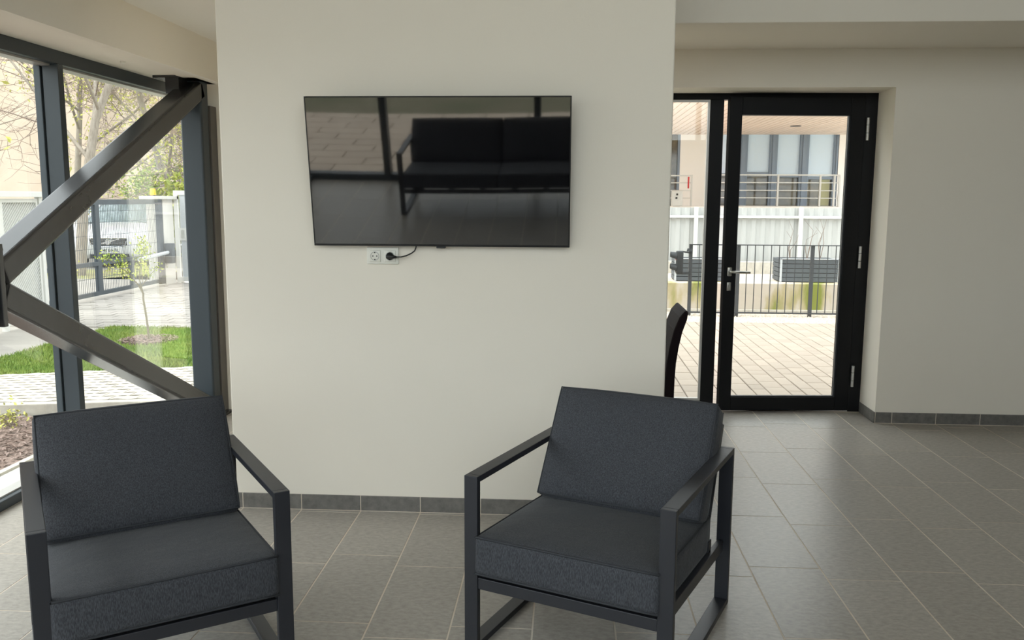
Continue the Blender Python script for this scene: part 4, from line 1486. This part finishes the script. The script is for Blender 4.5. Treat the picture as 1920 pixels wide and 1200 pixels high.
# neighbouring building
nb_ = thing('terrace_building', 'white building with timber soffit and blue-grey windows beyond the fence', 'building', (7, 29, 0))
YFa = 29.0
wall = MB()
wall.box(-6, 3.43, YFa, YFa + 0.3, 1.33, 3.66)
wall.box(3.74, 5.05, YFa, YFa + 0.3, 1.33, 3.66)
wall.box(8.84, 16, YFa, YFa + 0.3, 1.33, 3.66)
part('facade', wall, 'facade_white', nb_)
part('deck', bx(-6, 16, 27.3, YFa + 0.3, 1.05, 1.33), 'facade_white', nb_)
part('base_wall', bx(-6, 16, 27.6, YFa + 0.3, -0.3, 1.05), 'facade_white', nb_)
part('roof', bx(-1.6, 10.8, 16.5, 33, 3.68, 4.3), 'facade_white', nb_)
sf = part('soffit', bx(-1.6, 10.8, 16.6, YFa, 3.672, 3.68), 'soffit_wood', nb_)
sl_me = None
x = -0.45
while x < 10.6:
    if sl_me is None:
        so_ = part('slat', bx(x + 0.014, x + 0.161, 16.6, YFa, 3.640, 3.672), 'soffit_wood', sf)
        sl_me = (so_, x)
    else:
        clone(sl_me[0], sf, (x - sl_me[1], 0, 0))
    x += 0.175
part('downlight', MB().disc((6.55, 25.6, 3.640), (0, 0, -1), 0.16, 0.15, 0.012, 18), 'black_plastic', nb_)
# windows
wins = [(5.05, 5.66), (5.92, 6.66), (6.88, 7.64), (7.88, 8.72)]
mull = [(5.64, 5.94), (6.64, 6.90), (7.61, 7.905), (8.69, 8.84)]
for (a, c) in mull:
    part('window_post', bx(a, c, YFa + 0.02, YFa + 0.20, 1.33, 3.66), 'window_blue', nb_, bev=0.02)
    part('window_post', bx(a + 0.08, c - 0.08, YFa - 0.02, YFa + 0.02, 1.33, 3.66), 'window_blue', nb_)
blz = [2.40, 2.44, 2.36, 2.30]
for (a, c), bz_ in zip(wins, blz):
    part('blind', bx(a, c, YFa + 0.12, YFa + 0.13, bz_, 3.66), 'roller_blind', nb_)
    part('window_pane', bx(a, c, YFa + 0.15, YFa + 0.16, 1.33, bz_ + 0.05), 'dark_pane', nb_)
    part('window_rail', bx(a, c, YFa + 0.05, YFa + 0.12, bz_ - 0.09, bz_ - 0.01), 'window_blue', nb_)
part('curtain', bx(8.30, 8.64, YFa + 0.135, YFa + 0.148, 1.36, 2.30), 'curtain', nb_)
part('window_pane', bx(3.43, 3.74, YFa + 0.10, YFa + 0.12, 1.33, 3.66), 'dark_pane', nb_)
part('window_post', bx(3.66, 3.74, YFa + 0.0, YFa + 0.1, 1.33, 3.66), 'window_blue', nb_)
# balcony railing, part of the building
rr_ = part('balcony_rail', bx(4.6, 8.46, 27.48, 27.52, 2.285, 2.325), 'white_metal', nb_)
part('balcony_rail', bx(0.5, 3.95, 27.48, 27.52, 2.255, 2.295), 'white_metal', nb_)
for z in (2.07, 1.83, 1.60, 1.345):
    part('balcony_rail', bx(4.6, 8.46, 27.49, 27.51, z - 0.013, z + 0.013), 'white_metal', nb_)
    part('balcony_rail', bx(0.5, 3.95, 27.49, 27.51, z - 0.03, z - 0.004), 'white_metal', nb_)
for x in (4.62, 6.585, 7.87, 8.30, 8.45, 3.93, 2.2, 0.6):
    part('balcony_post', bx(x - 0.025, x + 0.025, 27.47, 27.53, 1.33, 2.30), 'white_metal', nb_)
o = part('red_banner', bx(3.80, 3.85, 27.44, 27.47, 1.88, 2.24), 'red_fabric', bev=0.008)
tag(o, 'narrow red cloth hanging from the white balcony railing', 'cloth')
hb = thing('vented_box', 'small white ventilated box standing on the far balcony', 'box', (3.45, 27.0, 1.33))  # unidentified white object, modelled as a vented box
part('housing', MB().rbox(0.16, 0.15, 0.24, 0.04, 3, c=(3.42, 27.0, 1.575)), 'white_metal', hb, smooth=True)
part('vent', bx(3.38, 3.44, 26.84, 26.86, 1.66, 1.72), 'black_plastic', hb)
part('vent', bx(3.36, 3.42, 26.84, 26.86, 1.55, 1.61), 'black_plastic', hb)
part('foot', bx(3.32, 3.52, 26.9, 27.1, 1.33, 1.36), 'black_plastic', hb)

# ================================================================== outside, rear (mirrored in the screen)
poly('rear_terrace', [(-9, -1.47), (6, -1.47), (6, -4.6), (-9, -4.6)], -0.3, -0.05, 'joint_sand', 'sand bed under the rear terrace slabs', 'paving')
rt = thing('rear_terrace_slabs', 'beige terrace slabs behind the rear glazing', 'paving', (0, -3, -0.05), kind='structure')
y = -1.48
row = 0
while y > -4.5:
    x = -6.0 + (0.3 if row % 2 else 0)
    while x < 2.4:
        part('slab', bx(x + 0.008, x + 0.592, y - 0.292, y - 0.008, -0.06, -0.03), 'terrace_slab', rt)
        x += 0.6
    y -= 0.3
    row += 1
poly('rear_lawn', [(-30, -4.6), (20, -4.6), (20, -40), (-30, -40)], -0.3, -0.04, 'rear_turf', 'rear lawn beyond the terrace slabs', 'lawn')
# distant ground all round
poly('ground', [(-120, -90), (120, -90), (120, 160), (-120, 160)], -0.5, -0.32, 'verge_soil', 'open ground around the buildings', 'ground')
